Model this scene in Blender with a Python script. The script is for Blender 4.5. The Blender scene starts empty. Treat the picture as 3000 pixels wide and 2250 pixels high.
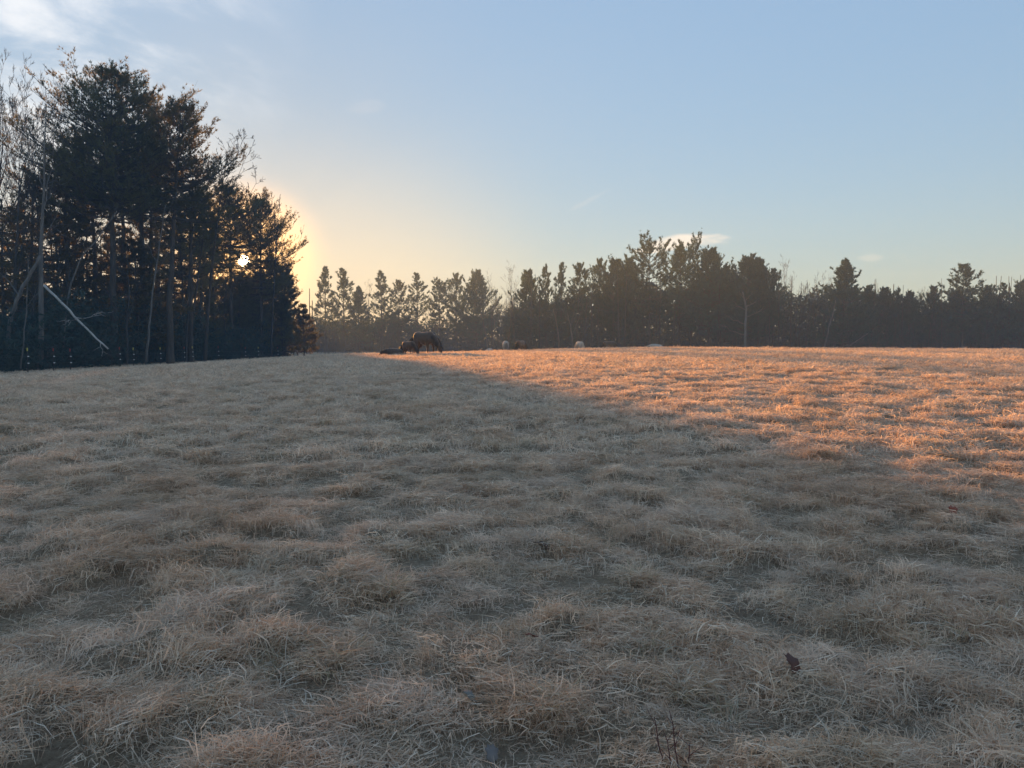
import bpy, math, random
import numpy as np
from mathutils import Vector, Matrix

# ------------------------------------------------------------------ camera
SC = bpy.context.scene
COL = SC.collection
F_PX = 2257.0                      # focal length in pixels of the 3000 px wide photograph
PITCH = math.atan(125.0 / F_PX)    # the true horizon lies at row 1000 of 2250
CZ = 1.62
cam_d = bpy.data.cameras.new('camera')
cam_d.sensor_width = 36.0
cam_d.lens = 36.0 * F_PX / 3000.0
cam_d.clip_start = 0.05
cam_d.clip_end = 3000.0
cam = bpy.data.objects.new('camera', cam_d)
cam.location = (0, 0, CZ)
cam.rotation_euler = (math.radians(90) - PITCH, 0, 0)
COL.objects.link(cam)
SC.camera = cam

# ------------------------------------------------------------------ sky and sun
SUN_AZ = -math.atan(780.0 / F_PX)                    # left of the view axis
SUN_EL = math.radians(5.6)
SUN = Vector((math.sin(SUN_AZ) * math.cos(SUN_EL), math.cos(SUN_AZ) * math.cos(SUN_EL), math.sin(SUN_EL)))


def pix_dir(px, row):
    a = math.atan((1125.0 - row) / F_PX) - PITCH
    v = Vector((px - 1500.0, F_PX, 0)) / F_PX
    c = Vector(((px - 1500.0) / F_PX, 1.0, (1125.0 - row) / F_PX))
    c = Matrix.Rotation(-PITCH, 3, 'X') @ c
    return c.normalized()


world = bpy.data.worlds.new('World')
SC.world = world
world.use_nodes = True
wn, wl = world.node_tree.nodes, world.node_tree.links
wn.clear()


def N(nodes, kind, **kw):
    n = nodes.new(kind)
    for k, v in kw.items():
        setattr(n, k, v)
    return n


def math_node(nodes, links, op, a, b=None, clamp=False):
    n = N(nodes, 'ShaderNodeMath', operation=op)
    n.use_clamp = clamp
    for i, v in enumerate((a, b)):
        if v is None:
            continue
        if isinstance(v, (int, float)):
            n.inputs[i].default_value = v
        else:
            links.new(v, n.inputs[i])
    return n.outputs[0]


def W(op, a, b=None, clamp=False):
    return math_node(wn, wl, op, a, b, clamp)


def w_range(val, a, b, c, d):
    n = N(wn, 'ShaderNodeMapRange', interpolation_type='SMOOTHSTEP')
    wl.new(val, n.inputs[0])
    for i, v in enumerate((a, b, c, d)):
        n.inputs[i + 1].default_value = v
    return n.outputs[0]


sky = N(wn, 'ShaderNodeTexSky', sky_type='NISHITA')
sky.sun_disc = False
sky.sun_elevation = SUN_EL
sky.sun_rotation = SUN_AZ
sky.altitude = 100.0
sky.air_density = 1.0
sky.dust_density = 0.27
sky.ozone_density = 2.0
tc = N(wn, 'ShaderNodeTexCoord')
DIR = tc.outputs['Generated']
# thin cirrus: noise on a flat layer above, thick only in a few places of the sky
sep = N(wn, 'ShaderNodeSeparateXYZ')
wl.new(DIR, sep.inputs[0])
den = W('ADD', W('MAXIMUM', sep.outputs[2], 0.0), 0.06)
comb = N(wn, 'ShaderNodeCombineXYZ')
wl.new(W('DIVIDE', sep.outputs[0], den), comb.inputs[0])
wl.new(W('DIVIDE', sep.outputs[1], den), comb.inputs[1])
mp = N(wn, 'ShaderNodeMapping')
mp.inputs['Location'].default_value = (2.74, 1.42, 1.0)
mp.inputs['Rotation'].default_value = (0, 0, 0.5)
mp.inputs['Scale'].default_value = (1.0, 0.7, 1.0)
wl.new(comb.outputs[0], mp.inputs[0])
nz = N(wn, 'ShaderNodeTexNoise')
nz.inputs['Scale'].default_value = 1.6
nz.inputs['Detail'].default_value = 7.0
nz.inputs['Roughness'].default_value = 0.6
nz.inputs['Distortion'].default_value = 0.7
wl.new(mp.outputs[0], nz.inputs[0])
wisp = w_range(nz.outputs['Fac'], 0.40, 0.68, 0.0, 1.0)


def near_dir(px, row, inner, outer):
    d = pix_dir(px, row)
    n = N(wn, 'ShaderNodeVectorMath', operation='DOT_PRODUCT')
    wl.new(DIR, n.inputs[0])
    n.inputs[1].default_value = d
    return w_range(n.outputs['Value'], math.cos(math.radians(outer)), math.cos(math.radians(inner)), 0.0, 1.0)


mask = near_dir(-350, 20, 9.0, 24.0)
mask = W('MAXIMUM', mask, W('MULTIPLY', near_dir(330, 230, 2.0, 8.0), 1.0))
mask = W('MAXIMUM', mask, W('MULTIPLY', near_dir(540, 330, 1.0, 5.0), 0.5))
veil = W('MULTIPLY', mask, W('ADD', W('MULTIPLY', wisp, 1.0), 0.10))


def streak(px, row, half_w, half_h, tilt, amount):
    # a small lens of cloud low over the trees: an ellipse in direction space, frayed by noise
    c = pix_dir(px, row)
    t = Vector((c.y, -c.x, 0)).normalized()
    u = t.cross(c).normalized()
    t2 = t * math.cos(tilt) + u * math.sin(tilt)
    u2 = u * math.cos(tilt) - t * math.sin(tilt)
    outs = []
    for ax, half in ((t2, half_w), (u2, half_h)):
        n = N(wn, 'ShaderNodeVectorMath', operation='DOT_PRODUCT')
        wl.new(DIR, n.inputs[0])
        n.inputs[1].default_value = ax / (half / F_PX)
        off = c.dot(ax) / (half / F_PX)
        outs.append(W('SUBTRACT', n.outputs['Value'], off))
    fr = N(wn, 'ShaderNodeTexNoise')
    fr.inputs['Scale'].default_value = 26.0
    fr.inputs['Detail'].default_value = 5.0
    st = N(wn, 'ShaderNodeMapping')
    st.inputs['Scale'].default_value = (0.7, 0.7, 3.2)
    wl.new(DIR, st.inputs[0])
    wl.new(st.outputs[0], fr.inputs[0])
    r = W('ADD', W('POWER', W('ABSOLUTE', outs[0]), 2.0), W('POWER', W('ABSOLUTE', outs[1]), 2.0))
    r = W('ADD', r, W('MULTIPLY', W('SUBTRACT', fr.outputs['Fac'], 0.5), 3.2))
    front = N(wn, 'ShaderNodeVectorMath', operation='DOT_PRODUCT')
    wl.new(DIR, front.inputs[0])
    front.inputs[1].default_value = c
    ok = W('GREATER_THAN', front.outputs['Value'], 0.9)
    return W('MULTIPLY', W('MULTIPLY', w_range(r, 0.1, 1.25, 1.0, 0.0), ok), amount)


small = streak(2010, 708, 105, 20, 0.05, 0.55)
small = W('MAXIMUM', small, streak(1925, 730, 80, 10, 0.10, 0.45))
small = W('MAXIMUM', small, streak(2548, 755, 34, 10, 0.0, 0.13))
small = W('MAXIMUM', small, streak(1735, 582, 60, 7, 0.45, 0.07))
small = W('MAXIMUM', small, streak(1070, 310, 60, 22, 0.1, 0.05))

# soft shoulder, as a hazy dawn sky is photographed: bright parts rise less than dim ones
lum = N(wn, 'ShaderNodeVectorMath', operation='DOT_PRODUCT')
wl.new(sky.outputs[0], lum.inputs[0])
lum.inputs[1].default_value = (0.3, 0.55, 0.15)
gain = W('MULTIPLY', W('POWER', W('MAXIMUM', lum.outputs['Value'], 0.05), -0.60), 1.27)
scl_n = N(wn, 'ShaderNodeVectorMath', operation='SCALE')
wl.new(sky.outputs[0], scl_n.inputs[0])
wl.new(gain, scl_n.inputs['Scale'])
sky_floor = N(wn, 'ShaderNodeMixRGB', blend_type='MIX')      # even pale floor added over the whole sky to lift fill light
sky_floor.inputs[0].default_value = 0.20
sky_floor.inputs[2].default_value = (2.55, 3.75, 5.6, 1)
wl.new(scl_n.outputs[0], sky_floor.inputs[1])
sky_col = sky_floor.outputs[0]
addc = N(wn, 'ShaderNodeMixRGB', blend_type='MIX')
addc.inputs[2].default_value = (5.2, 5.1, 5.0, 1)
wl.new(sky_col, addc.inputs[1])
wl.new(W('MULTIPLY', veil, 0.62), addc.inputs[0])
addp = N(wn, 'ShaderNodeMixRGB', blend_type='MIX')
addp.inputs[2].default_value = (6.6, 5.2, 4.0, 1)
wl.new(addc.outputs[0], addp.inputs[1])
wl.new(small, addp.inputs[0])
# warm glow of the air close round the sun
au = N(wn, 'ShaderNodeMixRGB', blend_type='MIX')
au.inputs[2].default_value = (17.0, 8.6, 2.6, 1)
wl.new(addp.outputs[0], au.inputs[1])
sdv = N(wn, 'ShaderNodeVectorMath', operation='DOT_PRODUCT')
wl.new(DIR, sdv.inputs[0])
sdv.inputs[1].default_value = SUN
wl.new(W('MULTIPLY', W('POWER', w_range(sdv.outputs['Value'], math.cos(math.radians(9.0)), 1.0, 0.0, 1.0), 7.0), 0.85), au.inputs[0])
au2 = N(wn, 'ShaderNodeMixRGB', blend_type='MIX')
au2.inputs[2].default_value = (6.4, 4.5, 2.6, 1)
wl.new(au.outputs[0], au2.inputs[1])
low = w_range(sep.outputs[2], 0.0, 0.30, 1.0, 0.0)
wl.new(W('MULTIPLY', W('MULTIPLY', W('POWER', w_range(sdv.outputs['Value'], math.cos(math.radians(24.0)), 1.0, 0.0, 1.0), 1.2), low), 0.42), au2.inputs[0])
# the visible disc of the sun
sd = N(wn, 'ShaderNodeVectorMath', operation='DOT_PRODUCT')
wl.new(DIR, sd.inputs[0])
sd.inputs[1].default_value = SUN
disc = w_range(sd.outputs['Value'], math.cos(math.radians(0.42)), math.cos(math.radians(0.28)), 0.0, 1.0)
adds = N(wn, 'ShaderNodeMixRGB', blend_type='ADD')
adds.inputs[2].default_value = (200.0, 150.0, 90.0, 1)
wl.new(au2.outputs[0], adds.inputs[1])
wl.new(disc, adds.inputs[0])
bg = N(wn, 'ShaderNodeBackground')
bg.inputs['Strength'].default_value = 0.05
wl.new(adds.outputs[0], bg.inputs[0])
wo = N(wn, 'ShaderNodeOutputWorld')
wl.new(bg.outputs[0], wo.inputs[0])

sun_d = bpy.data.lights.new('sun', 'SUN')
sun_d.energy = 3.5
sun_d.angle = math.radians(0.9)
sun_d.color = (1.0, 0.43, 0.09)
sun = bpy.data.objects.new('sun', sun_d)
sun.rotation_euler = SUN.to_track_quat('Z', 'Y').to_euler()
sun.location = (-30, 90, 60)
COL.objects.link(sun)

SC.view_settings.view_transform = 'Standard'
SC.view_settings.look = 'None'
SC.view_settings.gamma = 1.0
SC.view_settings.use_curve_mapping = False
SC.view_settings.exposure = 2.24
SC.render.engine = 'CYCLES'
SC.cycles.use_denoising = True
SC.cycles.max_bounces = 8
SC.cycles.diffuse_bounces = 5
SC.cycles.glossy_bounces = 1
SC.cycles.transmission_bounces = 5
SC.cycles.transparent_max_bounces = 8
SC.cycles.volume_bounces = 0
SC.cycles.use_adaptive_sampling = False
SC.cycles.sample_clamp_indirect = 4.0

HAZE_DENSITY = 0.0011
HAZE_G = 0.15

# ------------------------------------------------------------------ helpers


def hash2(ix, iy, seed):
    h = (ix.astype(np.int64) * 374761393 + iy.astype(np.int64) * 668265263 + seed * 1274126177) & 0xFFFFFFFF
    h = ((h ^ (h >> 13)) * 1274126177) & 0xFFFFFFFF
    h = (h ^ (h >> 16)) & 0xFFFFFFFF
    return h.astype(np.float64) / 2147483647.5 - 1.0


def vnoise(x, y, seed=0):
    x, y = np.asarray(x, float), np.asarray(y, float)
    ix, iy = np.floor(x), np.floor(y)
    fx, fy = x - ix, y - iy
    ux, uy = fx * fx * fx * (fx * (fx * 6 - 15) + 10), fy * fy * fy * (fy * (fy * 6 - 15) + 10)
    a, b = hash2(ix, iy, seed), hash2(ix + 1, iy, seed)
    c, d = hash2(ix, iy + 1, seed), hash2(ix + 1, iy + 1, seed)
    return (a + (b - a) * ux) * (1 - uy) + (c + (d - c) * ux) * uy


def fbm(x, y, seed=0, octv=3):
    s, a = 0.0, 1.0
    for i in range(octv):
        s = s + a * vnoise(x * 2 ** i, y * 2 ** i, seed + 17 * i)
        a *= 0.5
    return s / 1.75


def sstep(a, b, x):          # works for a > b too
    t = np.clip((np.asarray(x, float) - a) / (b - a), 0, 1)
    return t * t * (3 - 2 * t)


def swell(x, y):
    """the lie of the land: a field that rises to a low crest and falls away behind it"""
    x, y = np.asarray(x, float), np.asarray(y, float)
    A = np.interp(x, [-60, -27, -21, -16, -11, -4, 4, 11, 22, 33, 60], [-.45, -.33, 0.0, .36, .62, .74, .97, 1.07, 1.0, .96, .8])
    s = np.clip(y / 48.0, -0.3, 1.0)
    g = 1 - (1 - s) ** 2
    over = np.clip(y - 48.0, 0, None)
    fall = np.where(over < 45, 0.00065 * over ** 2, 0.00065 * 2025 + 0.0585 * 0.35 * (over - 45))
    fall = np.clip(fall, 0, 3.2) * (0.22 + 0.78 * sstep(-27, -9, x))
    return A * g - fall


def bumps(x, y):
    x, y = np.asarray(x, float), np.asarray(y, float)
    b = 0.028 * fbm(x * 0.45, y * 0.45, 3, 2)
    m = 1 - np.abs(vnoise(x * 1.9 + 0.35 * vnoise(x * .8, y * .8, 40), y * 2.2, 5))
    b = b + 0.034 * (m ** 2 - 0.4)
    t = 0.5 + 0.5 * vnoise(x * 4.2, y * 4.6, 9)
    b = b + 0.12 * t * t
    b = b + 0.014 * vnoise(x * 9.5, y * 9.5, 21)
    return b


def ground_z(x, y):
    return swell(x, y) + bumps(x, y)


def mesh_np(name, V, Fs):
    """V (n,3); Fs list of int arrays (m,k): k-gons"""
    me = bpy.data.meshes.new(name)
    V = np.ascontiguousarray(V, dtype=np.float32)
    Fs = [np.asarray(f, dtype=np.int32) for f in Fs if len(f)]
    me.vertices.add(len(V))
    me.vertices.foreach_set('co', V.ravel())
    loops = np.concatenate([f.ravel() for f in Fs])
    sizes = np.concatenate([np.full(len(f), f.shape[1], np.int32) for f in Fs])
    starts = np.concatenate([[0], np.cumsum(sizes)[:-1]]).astype(np.int32)
    me.loops.add(len(loops))
    me.loops.foreach_set('vertex_index', loops)
    me.polygons.add(len(sizes))
    me.polygons.foreach_set('loop_start', starts)
    me.polygons.foreach_set('loop_total', sizes)
    me.update(calc_edges=True)
    return me


def link(name, data, mat=None, parent=None, smooth=False):
    o = bpy.data.objects.new(name, data)
    COL.objects.link(o)
    if mat is not None and data is not None:
        data.materials.clear()
        data.materials.append(mat)
    if smooth and data is not None:
        data.polygons.foreach_set('use_smooth', np.ones(len(data.polygons), bool))
    if parent is not None:
        o.parent = parent
    return o


def tag(o, label, cat=None, group=None, kind=None):
    o['label'] = label
    if cat:
        o['category'] = cat
    if group:
        o['group'] = group
    if kind:
        o['kind'] = kind
    return o


def thing(name, label, cat, loc=(0, 0, 0), rz=0.0, group=None):
    o = bpy.data.objects.new(name, None)
    o.empty_display_size = 0.3
    COL.objects.link(o)
    o.location = loc
    o.rotation_euler = (0, 0, rz)
    return tag(o, label, cat, group)


def unit(v):
    return v / np.maximum(np.linalg.norm(v, axis=-1, keepdims=True), 1e-9)


def tubes(P, R, sides=4):
    """P (n,k,3) polylines, R (n,k) radii -> verts, quads"""
    P, R = np.asarray(P, float), np.asarray(R, float)
    n, k, _ = P.shape
    T = np.empty_like(P)
    T[:, 1:-1] = P[:, 2:] - P[:, :-2]
    T[:, 0] = P[:, 1] - P[:, 0]
    T[:, -1] = P[:, -1] - P[:, -2]
    T = unit(T)
    ref = np.where(np.abs(T[:, :1, 2:3]) > 0.9, np.array([1.0, 0, 0]), np.array([0, 0, 1.0]))
    ref = np.broadcast_to(ref, T.shape)
    A = unit(np.cross(T, ref))
    B = np.cross(T, A)
    ang = np.arange(sides) * 2 * math.pi / sides
    ring = A[:, :, None, :] * np.cos(ang)[None, None, :, None] + B[:, :, None, :] * np.sin(ang)[None, None, :, None]
    V = P[:, :, None, :] + ring * R[:, :, None, None]
    idx = np.arange(n * k * sides).reshape(n, k, sides)
    a, b = idx[:, :-1], idx[:, 1:]
    Q = np.stack([a, np.roll(a, -1, 2), np.roll(b, -1, 2), b], -1).reshape(-1, 4)
    return V.reshape(-1, 3), Q


def join(parts):
    V, Q, off = [], [], 0
    for v, q in parts:
        V.append(v)
        Q.append(np.asarray(q) + off)
        off += len(v)
    return np.concatenate(V), np.concatenate(Q)


def z_at(row, Y):
    return CZ + Y * math.tan(math.atan((1125.0 - row) / F_PX) - PITCH)


def x_at(px, Y):
    return (px - 1500.0) / F_PX * Y


# ------------------------------------------------------------------ materials


def new_mat(name):
    m = bpy.data.materials.new(name)
    m.use_nodes = True
    nt = m.node_tree
    nt.nodes.clear()
    return m, nt.nodes, nt.links


def ramp(nodes, links, fac, stops):
    r = N(nodes, 'ShaderNodeValToRGB')
    el = r.color_ramp.elements
    while len(el) < len(stops):
        el.new(0.5)
    for e, (p, c) in zip(el, stops):
        e.position = p
        e.color = (*c, 1)
    if fac is not None:
        links.new(fac, r.inputs[0])
    return r.outputs[0]


def noise(nodes, links, vec, scale, detail=3.0, rough=0.55):
    n = N(nodes, 'ShaderNodeTexNoise')
    n.inputs['Scale'].default_value = scale
    n.inputs['Detail'].default_value = detail
    n.inputs['Roughness'].default_value = rough
    if vec is not None:
        links.new(vec, n.inputs['Vector'])
    return n.outputs['Fac']


def mixrgb(nodes, links, fac, a, b, mode='MIX'):
    n = N(nodes, 'ShaderNodeMixRGB', blend_type=mode)
    for i, v in enumerate((fac, a, b)):
        if isinstance(v, (int, float)):
            n.inputs[i].default_value = v
        elif isinstance(v, tuple):
            n.inputs[i].default_value = (*v, 1)
        else:
            links.new(v, n.inputs[i])
    return n.outputs[0]


def leaf_surface(nodes, links, col, trans=0.35, tint=None):
    d = N(nodes, 'ShaderNodeBsdfDiffuse')
    t = N(nodes, 'ShaderNodeBsdfTranslucent')
    links.new(col, d.inputs['Color'])
    links.new(tint if tint is not None else col, t.inputs['Color'])
    mx = N(nodes, 'ShaderNodeMixShader')
    mx.inputs[0].default_value = trans
    links.new(d.outputs[0], mx.inputs[1])
    links.new(t.outputs[0], mx.inputs[2])
    out = N(nodes, 'ShaderNodeOutputMaterial')
    links.new(mx.outputs[0], out.inputs[0])


def mat_grass():
    m, n, l = new_mat('dry_grass')
    geo = N(n, 'ShaderNodeNewGeometry')
    tone = N(n, 'ShaderNodeAttribute', attribute_name='tone')
    inf = N(n, 'ShaderNodeObjectInfo')
    straw = ramp(n, l, tone.outputs['Fac'], [(0.0, (0.44, 0.25, 0.15)), (0.3, (0.69, 0.47, 0.31)), (0.62, (0.85, 0.64, 0.45)), (1.0, (0.92, 0.79, 0.63))])
    big = noise(n, l, geo.outputs['Position'], 0.5, 3.0)
    fine = noise(n, l, geo.outputs['Position'], 2.3, 2.0)
    f1 = N(n, 'ShaderNodeMapRange', interpolation_type='SMOOTHSTEP')
    f1.inputs[1].default_value, f1.inputs[2].default_value = 0.45, 0.68
    l.new(fine, f1.inputs[0])
    grey = mixrgb(n, l, math_node(n, l, 'MULTIPLY', f1.outputs[0], 0.55), straw, (0.80, 0.64, 0.50))
    f2 = N(n, 'ShaderNodeMapRange', interpolation_type='SMOOTHSTEP')
    f2.inputs[1].default_value, f2.inputs[2].default_value = 0.5, 0.72
    l.new(big, f2.inputs[0])
    rust = mixrgb(n, l, math_node(n, l, 'MULTIPLY', f2.outputs[0], 0.5), grey, (0.66, 0.41, 0.24))
    gr = N(n, 'ShaderNodeAttribute', attribute_name='green')
    f3 = N(n, 'ShaderNodeMapRange', interpolation_type='SMOOTHSTEP')
    f3.inputs[1].default_value, f3.inputs[2].default_value = 0.5, 0.75
    l.new(noise(n, l, geo.outputs['Position'], 1.3, 2.0), f3.inputs[0])
    g = math_node(n, l, 'MAXIMUM', gr.outputs['Fac'], math_node(n, l, 'MULTIPLY', f3.outputs[0], 0.18))
    col = mixrgb(n, l, g, rust, (0.38, 0.36, 0.21))
    vary = N(n, 'ShaderNodeHueSaturation')
    v = N(n, 'ShaderNodeMapRange')
    v.inputs[3].default_value, v.inputs[4].default_value = 0.74, 1.28
    l.new(inf.outputs['Random'], v.inputs[0])
    l.new(v.outputs[0], vary.inputs['Value'])
    vary.inputs['Saturation'].default_value = 0.95
    l.new(col, vary.inputs['Color'])
    leaf_surface(n, l, vary.outputs[0], 0.42)
    return m


def mat_ground():
    m, n, l = new_mat('thatch_ground')
    geo = N(n, 'ShaderNodeNewGeometry')
    a = noise(n, l, geo.outputs['Position'], 34.0, 7.0, 0.78)
    base = ramp(n, l, a, [(0.25, (0.13, 0.09, 0.06)), (0.5, (0.36, 0.27, 0.185)), (0.75, (0.58, 0.47, 0.33))])
    b = noise(n, l, geo.outputs['Position'], 0.6, 3.0)
    f = N(n, 'ShaderNodeMapRange', interpolation_type='SMOOTHSTEP')
    f.inputs[1].default_value, f.inputs[2].default_value = 0.48, 0.7
    l.new(b, f.inputs[0])
    col = mixrgb(n, l, math_node(n, l, 'MULTIPLY', f.outputs[0], 0.5), base, (0.38, 0.26, 0.16))
    d = N(n, 'ShaderNodeBsdfDiffuse')
    l.new(col, d.inputs['Color'])
    bm = N(n, 'ShaderNodeBump')
    bm.inputs['Strength'].default_value = 0.9
    bm.inputs['Distance'].default_value = 0.05
    l.new(a, bm.inputs['Height'])
    l.new(bm.outputs[0], d.inputs['Normal'])
    out = N(n, 'ShaderNodeOutputMaterial')
    l.new(d.outputs[0], out.inputs[0])
    return m


def mat_needles(name, dark, light, trans=0.3, glow=None):
    m, n, l = new_mat(name)
    geo = N(n, 'ShaderNodeNewGeometry')
    inf = N(n, 'ShaderNodeObjectInfo')
    a = noise(n, l, geo.outputs['Position'], 0.9, 3.0)
    col = ramp(n, l, a, [(0.3, dark), (0.72, light)])
    v = N(n, 'ShaderNodeHueSaturation')
    r = N(n, 'ShaderNodeMapRange')
    r.inputs[3].default_value, r.inputs[4].default_value = 0.75, 1.25
    l.new(inf.outputs['Random'], r.inputs[0])
    l.new(r.outputs[0], v.inputs['Value'])
    l.new(col, v.inputs['Color'])
    tint = mixrgb(n, l, 1.0, v.outputs[0], glow, 'MULTIPLY') if glow else None
    leaf_surface(n, l, v.outputs[0], trans, tint)
    return m


def mat_bark(name, a, b, scale=6.0, stretch=0.2, dark=None):
    m, n, l = new_mat(name)
    tcn = N(n, 'ShaderNodeTexCoord')
    mpn = N(n, 'ShaderNodeMapping')
    mpn.inputs['Scale'].default_value = (1, 1, stretch)
    l.new(tcn.outputs['Object'], mpn.inputs[0])
    f = noise(n, l, mpn.outputs[0], scale, 5.0, 0.65)
    col = ramp(n, l, f, [(0.3, a), (0.7, b)])
    if dark is not None:
        mp2 = N(n, 'ShaderNodeMapping')
        mp2.inputs['Scale'].default_value = (1, 1, 5.0)
        l.new(tcn.outputs['Object'], mp2.inputs[0])
        f2 = N(n, 'ShaderNodeMapRange', interpolation_type='SMOOTHSTEP')
        f2.inputs[1].default_value, f2.inputs[2].default_value = 0.60, 0.66
        l.new(noise(n, l, mp2.outputs[0], 2.2, 3.0), f2.inputs[0])
        col = mixrgb(n, l, f2.outputs[0], col, dark)
    p = N(n, 'ShaderNodeBsdfPrincipled')
    p.inputs['Roughness'].default_value = 0.9
    l.new(col, p.inputs['Base Color'])
    bm = N(n, 'ShaderNodeBump')
    bm.inputs['Strength'].default_value = 0.6
    bm.inputs['Distance'].default_value = 0.03
    l.new(f, bm.inputs['Height'])
    l.new(bm.outputs[0], p.inputs['Normal'])
    out = N(n, 'ShaderNodeOutputMaterial')
    l.new(p.outputs[0], out.inputs[0])
    return m


def mat_plain(name, col, rough=0.7, var=0.25, scale=8.0, sheen=0.0, sheen_tint=(1, 1, 1)):
    m, n, l = new_mat(name)
    tcn = N(n, 'ShaderNodeTexCoord')
    f = noise(n, l, tcn.outputs['Object'], scale, 4.0)
    lo = tuple(c * (1 - var) for c in col)
    hi = tuple(min(1, c * (1 + var)) for c in col)
    c = ramp(n, l, f, [(0.3, lo), (0.7, hi)])
    p = N(n, 'ShaderNodeBsdfPrincipled')
    p.inputs['Roughness'].default_value = rough
    l.new(c, p.inputs['Base Color'])
    if sheen:
        p.inputs['Sheen Weight'].default_value = sheen
        p.inputs['Sheen Roughness'].default_value = 0.35
        p.inputs['Sheen Tint'].default_value = (*sheen_tint, 1)
    out = N(n, 'ShaderNodeOutputMaterial')
    l.new(p.outputs[0], out.inputs[0])
    return m


M_GRASS = mat_grass()
M_GROUND = mat_ground()
M_PINE = mat_needles('pine_needles', (0.078, 0.080, 0.052), (0.125, 0.125, 0.078), 0.5, (1.7, 1.5, 0.85))
M_HEM = mat_needles('hemlock_needles', (0.070, 0.066, 0.044), (0.12, 0.108, 0.068), 0.5, (1.7, 1.5, 0.85))
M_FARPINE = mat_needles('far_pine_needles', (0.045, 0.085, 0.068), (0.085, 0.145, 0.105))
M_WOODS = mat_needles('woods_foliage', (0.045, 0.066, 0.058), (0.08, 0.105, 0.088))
M_BARK = mat_bark('pine_bark', (0.035, 0.027, 0.022), (0.10, 0.08, 0.065))
M_TWIG = mat_bark('grey_twig_bark', (0.035, 0.03, 0.028), (0.075, 0.065, 0.058))
M_GREY = mat_bark('grey_smooth_bark', (0.09, 0.08, 0.07), (0.20, 0.18, 0.16))
M_BIRCH = mat_bark('birch_bark', (0.34, 0.31, 0.28), (0.56, 0.53, 0.49), 4.0, 0.6, dark=(0.06, 0.05, 0.045))
M_BRUSH = mat_bark('brush_stems', (0.045, 0.034, 0.030), (0.12, 0.092, 0.078))

# ------------------------------------------------------------------ ground
def spaced(lo, hi, n, soft):
    a, b = math.asinh(lo / soft), math.asinh(hi / soft)
    return np.sinh(np.linspace(a, b, n)) * soft


gx = spaced(-330, 330, 400, 4.6)
gy = 7.0 + spaced(-90, 323, 460, 5.6)
GX, GY = np.meshgrid(gx, gy)
GZ = ground_z(GX, GY)
V = np.stack([GX, GY, GZ], -1).reshape(-1, 3)
ii = np.arange(len(gy) * len(gx)).reshape(len(gy), len(gx))
Q = np.stack([ii[:-1, :-1], ii[:-1, 1:], ii[1:, 1:], ii[1:, :-1]], -1).reshape(-1, 4)
ground = link('ground', mesh_np('ground', V, [Q]), M_GROUND, smooth=True)
tag(ground, 'rolling pasture ground of dry thatch rising to a low crest', 'ground', kind='structure')

# ------------------------------------------------------------------ grass
def tuft(seed, nblade, spread, lean, fan, lmin, lmax, lift, width, droop, green=0.0, tone=(0.1, 1.0)):
    """blades rooted in a small patch; lean = how strongly all of them are combed to +X"""
    r = np.random.default_rng(seed)
    root = np.stack([r.normal(0, spread, nblade), r.normal(0, spread, nblade)], -1)
    az = r.normal(0, fan, nblade) if lean else r.uniform(-math.pi, math.pi, nblade)
    if not lean:                                    # fountain: blades leave the middle outwards
        out = np.arctan2(root[:, 1], root[:, 0])
        az = out + r.normal(0, fan, nblade)
    L = r.uniform(lmin, lmax, nblade)
    el = np.clip(r.normal(lift, 0.22, nblade), 0.02, 1.45)
    dr = droop * r.uniform(0.5, 1.25, nblade)
    curl = r.normal(0, 0.9, nblade)
    s = np.array([0, 0.3, 0.62, 1.0])
    a = az[:, None] + curl[:, None] * s[None, :]
    hor = L[:, None] * s * np.cos(el)[:, None]
    hor = hor + L[:, None] * 0.35 * np.sin(el)[:, None] * s ** 2
    z = L[:, None] * (np.sin(el)[:, None] * s - dr[:, None] * s ** 2)
    z = np.maximum(z, 0.004 + 0.02 * r.uniform(0, 1, (nblade, 1)))
    z[:, 0] = -0.03
    P = np.stack([root[:, :1] + hor * np.cos(a), root[:, 1:] + hor * np.sin(a), z], -1)
    w = width * r.uniform(0.6, 1.3, nblade)[:, None] * np.array([0.7, 1.0, 0.75, 0.0])[None, :]
    tw = a + math.pi / 2
    tilt = r.normal(0, 0.5, nblade)[:, None]
    S = np.stack([np.cos(tw) * np.cos(tilt), np.sin(tw) * np.cos(tilt), np.sin(tilt) + 0 * tw], -1) * w[:, :, None] * 0.5
    Lf, Rt = P - S, P + S
    V = np.concatenate([Lf[:, :3], Rt[:, :3], P[:, 3:]], 1).reshape(-1, 3)   # 7 verts per blade
    b = (np.arange(nblade) * 7)[:, None]
    Qd = np.concatenate([b + np.array([[0, 3, 4, 1]]), b + np.array([[1, 4, 5, 2]])], 0)
    Td = b + np.array([[2, 5, 6]])
    me = mesh_np('tuft', V, [Qd, Td])
    tn = np.repeat(r.uniform(tone[0], tone[1], nblade), 7)
    gn = np.zeros((nblade, 7))
    if green:
        on = (r.uniform(0, 1, nblade) < green)[:, None]
        gn = on * np.array([0.9, 0.75, 0.3, 0.9, 0.75, 0.3, 0.0])[None, :] * r.uniform(0.4, 1.0, (nblade, 1))
    for nm, val in (('tone', tn), ('green', gn.ravel())):
        at = me.attributes.new(nm, 'FLOAT', 'POINT')
        at.data.foreach_set('value', val.astype(np.float32))
    me.materials.append(M_GRASS)
    return me


TUFTS = []
def reg(**kw):
    TUFTS.append(tuft(len(TUFTS) + 11, **kw))
    return len(TUFTS) - 1


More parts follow.
